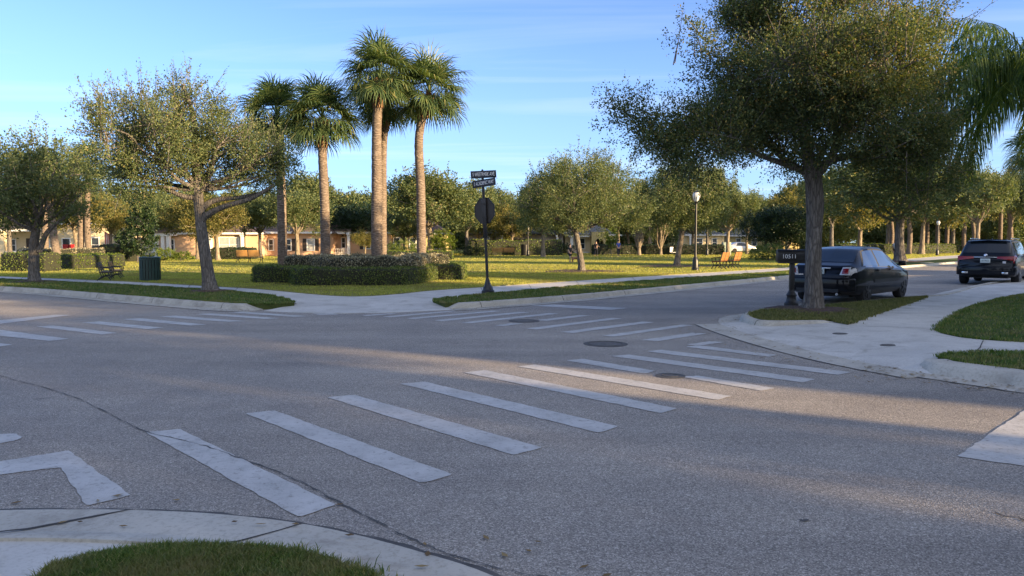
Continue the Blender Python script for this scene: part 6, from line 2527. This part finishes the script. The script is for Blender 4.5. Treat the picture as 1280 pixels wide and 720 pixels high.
# ------------------------------------------------------------------ houses
def house(label, px0, px1, depth, wall_top, ridge, wallmat, roofmat, feats, deep=10, gables=(), extra=None, hip=True):
    k = depth / FPX
    xc = (px0 + px1) / 2
    b = A(xc, HOR, depth)
    b.z = KZ - .02
    t = thing('house', label, 'house', b)
    fx = lambda px: (px - xc) * k
    fz = lambda py: 1.6 + (HOR - py) * k - KZ + .02
    w = (px1 - px0) * k
    hz_ = fz(wall_top)
    # front wall with real openings is built as strips round each window
    wl = MB()
    wl.box((0, deep / 2, hz_ / 2), (w, deep, hz_))
    wl.build('wall', wallmat, t)
    rz_ = fz(ridge)
    rf = MB()
    o_ = .45
    e = hz_ - .05
    if hip:
        A_, B_, C_, D_ = (-w / 2 - o_, -o_, e), (w / 2 + o_, -o_, e), (w / 2 + o_, deep + o_, e), (-w / 2 - o_, deep + o_, e)
        rl_ = min(w, deep) / 2 * .9
        if w >= deep:
            R1, R2 = (-w / 2 + rl_, deep / 2, rz_), (w / 2 - rl_, deep / 2, rz_)
            rf.poly([A_, B_, R2, R1])
            rf.poly([B_, C_, R2])
            rf.poly([C_, D_, R1, R2])
            rf.poly([D_, A_, R1])
        else:
            R1, R2 = (0, deep / 2 - .5, rz_), (0, deep / 2 + .5, rz_)
            rf.poly([A_, B_, R1])
            rf.poly([B_, C_, R2, R1])
            rf.poly([C_, D_, R2])
            rf.poly([D_, A_, R1, R2])
        rf.poly([D_, C_, B_, A_])
    rf.build('roof', roofmat, t)
    fa = MB()
    fa.box((0, -o_ - .02, e + .06), (w + 2 * o_, .05, .20))
    fa.build('fascia', M['white'] if wallmat is not WH['grey'] else M['shutter'], t)
    for (g0, g1, gy) in gables:
        gm = MB()
        pts_ = [(fx(g0), -.35, hz_ - .02), (fx(g1), -.35, hz_ - .02), ((fx(g0) + fx(g1)) / 2, -.35, fz(gy))]
        gm.prism(pts_, (0, 3.0, 0))
        go = gm.build('gable', wallmat, t)
        gr = MB()
        for sgn in (0, 1):
            a_ = Vector(pts_[sgn]) + Vector((-.3 if sgn == 0 else .3, -.25, -.12))
            c2 = Vector(pts_[2]) + Vector((0, -.25, .04))
            gr.prism([a_, c2, c2 + Vector((0, 0, .16)), a_ + Vector((0, 0, .16))], (0, 3.4, 0))
        gr.build('gable_roof', roofmat, go)
    for f in feats:
        kind = f[0]
        if kind == 'win':
            x0, y0, x1, y1 = f[1:5]
            xa, xb, zb_, zt_ = fx(x0), fx(x1), fz(y1), fz(y0)
            cx, cz, ww, hh_ = (xa + xb) / 2, (zb_ + zt_) / 2, xb - xa, zt_ - zb_
            fm_ = MB()
            for s_ in (-1, 1):
                fm_.box((cx + s_ * (ww / 2), -.03, cz), (.10, .10, hh_ + .1))
                fm_.box((cx, -.032, cz + s_ * hh_ / 2), (ww - .1, .10, .10))
            fm_.box((cx, -.028, cz), (ww - .1, .06, .05))
            if ww > 1.3:
                fm_.box((cx, -.026, cz), (.08, .065, hh_ - .1))
            fo = fm_.build('window', M['white'], t)
            MB().box((cx, -.006, cz), (ww, .03, hh_)).build('pane', M['window'], fo)
            if len(f) > 5:
                if 'c' in f[5]:
                    MB().box((cx, -.024, cz), (ww * .92, .008, hh_ * .95)).build('curtain', M['curtain'], fo)
                if 's' in f[5]:
                    for s_ in (-1, 1):
                        MB().box((cx + s_ * (ww / 2 + .28), -.03, cz), (.38, .05, hh_ + .1)).build('shutter', M['shutter'], fo)
        elif kind == 'door':
            x0, y0, x1 = f[1:4]
            xa, xb, zt_ = fx(x0), fx(x1), fz(y0)
            do = MB().box(((xa + xb) / 2, -.02, zt_ / 2 + .05), (xb - xa, .06, zt_ - .1)).build('door', M['shutter'] if len(f) < 5 else f[4], t)
            MB().box((xb - .12, -.07, 1.0), (.04, .05, .12)).build('handle', M['chrome'], do)
        elif kind == 'col':
            x0, wd, yt, dy = f[1:5]
            cm = MB()
            zt_ = fz(yt)
            cm.box((fx(x0), -dy, zt_ / 2), (wd, wd, zt_))
            cm.box((fx(x0), -dy, .12), (wd * 1.4, wd * 1.4, .24))
            cm.box((fx(x0), -dy, zt_ - .1), (wd * 1.4, wd * 1.4, .2))
            cm.build('column', f[5] if len(f) > 5 else M['white'], t)
        elif kind == 'porch':
            x0, x1, yt, dy = f[1:5]
            pm = MB()
            xa, xb = fx(x0), fx(x1)
            pm.box(((xa + xb) / 2, -dy / 2, fz(yt)), (xb - xa, dy, .28))
            po = pm.build('porch_roof', M['white'], t)
            sl = MB()
            z_ = fz(yt) + .14
            sl.prism([(xa - .1, -dy - .15, z_), (xb + .1, -dy - .15, z_), (xb + .1, .0, z_ + .7), (xa - .1, .0, z_ + .7)], (0, .02, .08))
            sl.build('porch_shingles', roofmat, po)
            MB().box(((xa + xb) / 2, -dy / 2, .1), (xb - xa, dy - .02, .24)).build('porch_floor', M['walk'], t)
        elif kind == 'rail':
            x0, x1, yt, yb, dy = f[1:6]
            rm = MB()
            xa, xb, zt_, zb_ = fx(x0), fx(x1), fz(yt), fz(yb)
            rm.box(((xa + xb) / 2, -dy, zt_), (xb - xa, .07, .07))
            rm.box(((xa + xb) / 2, -dy, zb_), (xb - xa, .05, .06))
            n_ = int((xb - xa) / .22)
            for i in range(n_ + 1):
                rm.box((xa + (xb - xa) * i / n_, -dy, (zt_ + zb_) / 2), (.06, .04, zt_ - zb_))
            rm.build('railing', M['white'], t)
        elif kind == 'garage':
            x0, y0, x1 = f[1:4]
            gm = MB()
            xa, xb, zt_ = fx(x0), fx(x1), fz(y0)
            nrow = 4
            for i in range(nrow):
                gm.box(((xa + xb) / 2, -.03, zt_ * (i + .5) / nrow), (xb - xa, .06, zt_ / nrow - .03))
            gm.build('garage_door', f[4] if len(f) > 4 else M['white'], t)
        elif kind == 'arch':
            x0, y0, x1, mt = f[1:5]
            xa, xb, zt_ = fx(x0), fx(x1), fz(y0)
            r_ = (xb - xa) * .28
            cx = (xa + xb) / 2
            am = MB()
            n_ = 10
            zs = zt_ - r_ - .9
            for sgn in (-1, 1):
                am.box((cx + sgn * ((xb - xa) / 2 + r_) / 2, -.75, zs / 2), ((xb - xa) / 2 - r_, 1.5, zs))
                prevp = None
                for i in range(n_ + 1):
                    a = PI / 2 * i / n_
                    q = (cx + sgn * r_ * math.cos(a), zs + r_ * math.sin(a))
                    if prevp:
                        o1 = (cx + sgn * (xb - xa) / 2, prevp[1])
                        o2 = (cx + sgn * (xb - xa) / 2, q[1])
                        am.prism([(prevp[0], 0, prevp[1]), (o1[0], 0, o1[1]), (o2[0], 0, o2[1]), (q[0], 0, q[1])], (0, -1.5, 0))
                    prevp = q
            am.box((cx, -.75, (zs + r_ + zt_) / 2), (xb - xa, 1.5, zt_ - zs - r_))
            am.build('arched_portal', mt, t)
            MB().box((cx, -.04, (zs + r_) / 2), (r_ * 2.2, .06, zs + r_)).build('door', M['shutter'], t)
    return t


WH = {k_: M['wall_' + k_] for k_ in WALLC}
h1 = house('cream house with a white porch railing and dark windows at the left edge', -90, 133, 78, 280, 232, WH['cream'], M['roof_dark'],
           [('win', 8, 299, 20, 314), ('door', 33, 298, 42), ('win', 50, 299, 62, 314), ('win', 78, 298, 88, 315), ('win', 95, 298, 105, 315), ('win', 114, 297, 124, 315), ('col', -20, .4, 289, 2.2, WH['cream']), ('col', 22, .45, 289, 2.2, WH['cream']), ('col', 66, .4, 289, 2.2, WH['cream']),
            ('porch', -60, 70, 288, 2.4), ('rail', -30, 70, 314.5, 320, 2.3), ('win', 20, 266, 35, 278), ('win', 85, 264, 97, 277)], gables=[(8, 46, 252)])
house('white house with a dark roof behind the flag and dark hedge', 140, 191, 86, 288, 256, WH['white'], M['roof_dark'], [('arch', 156, 300, 176, M['white']), ('win', 143, 297, 150, 309)])
house('peach house with paired white columns and a large white framed window', 194, 326, 78, 292, 268, WH['peach'], M['roof_brown'],
      [('col', 213, .34, 293, 1.6), ('col', 219.5, .34, 293, 1.6), ('col', 205, .34, 293, 1.6), ('porch', 200, 224, 293, 1.8), ('rail', 200, 212, 313, 318, 1.65), ('door', 207, 298, 211), ('win', 214, 299, 218, 313), ('win', 274, 297, 299, 315, 'cs'), ('col', 264, .3, 293, .2), ('col', 304, .3, 293, .2)])
house('salmon house with a gable and dark shuttered windows behind the left hedged palms', 328, 411, 80, 291, 262, WH['salmon'], M['roof_brown'],
      [('win', 384, 299, 393, 313, 'cs'), ('win', 356, 299, 364, 313, 's'), ('win', 336, 299, 342, 313), ('door', 402, 298, 408)], gables=[(370, 408, 278)])
house('peach house with a white porch rail between the shorter palm and the tallest palm', 413, 486, 84, 291, 264, WH['peach'], M['roof_brown'],
      [('porch', 411, 442, 291, 1.8), ('col', 413, .3, 292, 1.7), ('col', 440, .3, 292, 1.7), ('rail', 414, 439, 311, 316, 1.7), ('win', 427, 297, 432, 310), ('win', 417, 298, 421, 310), ('win', 455, 297, 463, 311, 's'), ('win', 474, 297, 482, 311)])
house('yellow house with a small gable behind the tallest palm', 488, 556, 86, 292, 268, WH['yellow'], M['roof_brown'],
      [('win', 492, 297, 500, 311), ('win', 512, 298, 520, 311), ('door', 526, 299, 532), ('win', 540, 298, 549, 311)], gables=[(488, 520, 281)])
house('low grey brown garage building behind the stop sign and the oaks', 586, 704, 100, 293, 276, WH['grey'], M['roof_dark'],
      [('garage', 592, 299, 622, M['wall_grey']), ('garage', 634, 299, 662, M['shutter']), ('garage', 668, 299, 692, M['wall_grey']), ('col', 628, .3, 294, .2), ('col', 697, .45, 294, .3), ('win', 605, 296, 612, 299)])
house('yellow house with a lit arched entrance behind the person in black trousers', 706, 772, 102, 294, 274, WH['cream'], M['roof_grey'],
      [('arch', 738, 290, 757, WH['yellow']), ('win', 724, 298, 731, 311), ('col', 714, .4, 295, .8), ('porch', 710, 736, 295, 1.2), ('win', 762, 299, 768, 311)], gables=[(718, 742, 285)])
house('pale house far behind the pale multi-stemmed trees', 780, 905, 128, 294, 276, WH['cream'], M['roof_grey'],
      [('win', 790, 298, 797, 308), ('win', 812, 298, 818, 308), ('door', 830, 298, 834), ('win', 845, 298, 852, 308), ('col', 862, .4, 295, .6), ('win', 870, 298, 878, 308), ('win', 890, 298, 896, 308)])
house('pale yellow house far behind the white car', 912, 1000, 134, 295, 280, WH['yellow'], M['roof_grey'], [('win', 920, 298, 926, 307), ('win', 940, 298, 946, 307), ('door', 955, 298, 959), ('win', 972, 298, 978, 307)])
house('low tan house far behind the SUV', 1130, 1310, 172, 295, 280, WH['peach'], M['roof_brown'], [('win', 1150, 298, 1156, 306), ('win', 1176, 298, 1183, 306), ('garage', 1200, 297, 1222), ('win', 1240, 298, 1246, 306)])
# flag by the left house
b = A(131, HOR, 74)
b.z = KZ
fg = thing('flag', 'red and white striped flag on a thin pole beside the tall dark hedge', 'flag', b)
MB().tube([(0, 0, 0), (0, 0, 2.6)], .025, 8).build('pole', M['white'], fg)
fm_ = MB()
for i in range(7):
    fm_.prism([(.03 + i * .085, 0, 1.1), (.03 + i * .085 + .085, 0, 1.08), (.03 + i * .085 + .085, .02, 2.5 - i * .06), (.03 + i * .085, .02, 2.56 - i * .06)], (0, .012, 0), i % 2)
fm_.build('cloth', [M['red_cloth'], M['shirt_white']], fg)

# ------------------------------------------------------------------ houses, trees and hedge added outside the picture to cast shade and darken reflections
SV = SUN_DIR
NV = Vector((-SV.y, SV.x, 0))


def st_(t, s, z=KZ):
    p = NV * t + SV * s
    return Vector((p.x, p.y, z))


def side_house(label, t0, t1, s, h, ridge, deep=11, wm='cream'):
    p = st_((t0 + t1) / 2, s)
    t = thing('house', label, 'house', p, math.atan2(NV.y, NV.x))
    w = t1 - t0
    MB().box((0, -deep / 2, h / 2), (w, deep, h)).build('wall', WH[wm], t)
    rf = MB()
    rf.prism([(-w / 2 - .05, .5, h - .1), (-w / 2 - .05, -deep - .5, h - .1), (-w / 2 - .05, -deep / 2, ridge)], (w + .1, 0, 0))
    rf.build('roof', M['roof_grey'], t)
    for i in range(3):
        for z in ((1.5, 4.4) if h > 4 else (1.5,)):
            cx = -w / 2 + w * (i + .5) / 3
            fo = MB().box((cx, .03, z), (1.2, .08, 1.5)).build('window', M['white'], t)
            MB().box((cx, .06, z), (1.05, .05, 1.35)).build('pane', M['window'], fo)
    return t


side_house('low cream house added outside the picture so sun passes over its roof', -24, 7.7, 34, 3.0, 5.2)  # added house, kept low so the sun passes over it
side_house('tall white house added outside the picture to leave a narrow sunlit gap', 8.6, 21.5, 34, 6.6, 9.8, wm='white')  # added house; its edge forms the slit for the road streak
CAST = [  # across, along the sun, width m, height m, turn
    ('oak_b', 0.8, 24, 6.8, 9.0, .3), ('oak_c', 6.1, 27, 3.2, 9.0, 2.2), ('myrtle', 4.0, 29, 5.4, 9.2, .2), ('oak_a', -3.5, 27, 8.0, 9.0, 1.1), ('oak_d', -6.0, 20, 8.0, 8.0, 2.0), ('oak_c', 14.0, 23, 9.5, 9.0, 1.3), ('oak_a', 19.2, 22, 7.0, 10.0, 2.3), ('dark', 17.2, 27, 6.0, 10.6, 4.1), ('oak_b', 29.3, 22, 8.0, 8.8, 3.3),
    ('dark', 26.5, 33, 6.5, 9.2, .5), ('dark', 31, 30, 7.0, 8.0, 1.5), ('oak_d', 48, 16, 7.0, 8.6, 4.3), ('oak_b', 61, 14, 8.5, 9.0, 2.3), ('oak_c', 60, 28, 10.5, 10.0, 5.3), ('oak_a', 68, 30, 9.0, 9.5, 5.9), ('oak_b', -10, 24, 9.5, 8.8, 1.0),
    ('oak_b', -24, 4, 10, 9, 3.0), ('dark', -30, -8, 11, 9, 4.0), ('oak_c', -38, 14, 12, 10, 5.0), ('dark', -34, 38, 12, 10, 5.0),  # trees added behind the viewer to darken the car reflections
]
for i, (kd_, tt, s_, w_, h_, ro) in enumerate(CAST):  # unseen trees, placed to cast the road shade and lawn bands
    o = copy_tree(PROTO[kd_])
    o.location = st_(tt, s_)
    o.rotation_euler = (0, 0, ro)
    o.scale = (w_ / 6, w_ / 6, h_ / 5.5)
    tag(o, 'tree added outside the picture for road shade and car reflections', 'tree', 'trees added outside the picture')

hedge('hedge', 'tall dark hedge added outside the picture to darken the reflections in the cars', [(17.5, 13.5, KZ), (26, 22, KZ), (37, 33.5, KZ)], 1.6, 2.3, M['dark_leaf'], np.random.default_rng(5), .14, 70)  # unseen hedge added as a dark reflection for the car flanks
side_house('low cream house added behind the unseen hedge to darken the car reflections', 41.5, 49, 20, 3.0, 5.4)  # unseen house added with the hedge for the same reflections

pb = st_(7.1, 24)  # added palm; its crown cuts off the left end of the streak
make_sabal('palm_tree', 'palm added outside the picture to shade the middle of the road', pb, [(0, 0, -.05), (.1, 0, 3), (.0, 0, 6.4)], .2, .17, np.random.default_rng(71), 1.25, 40)
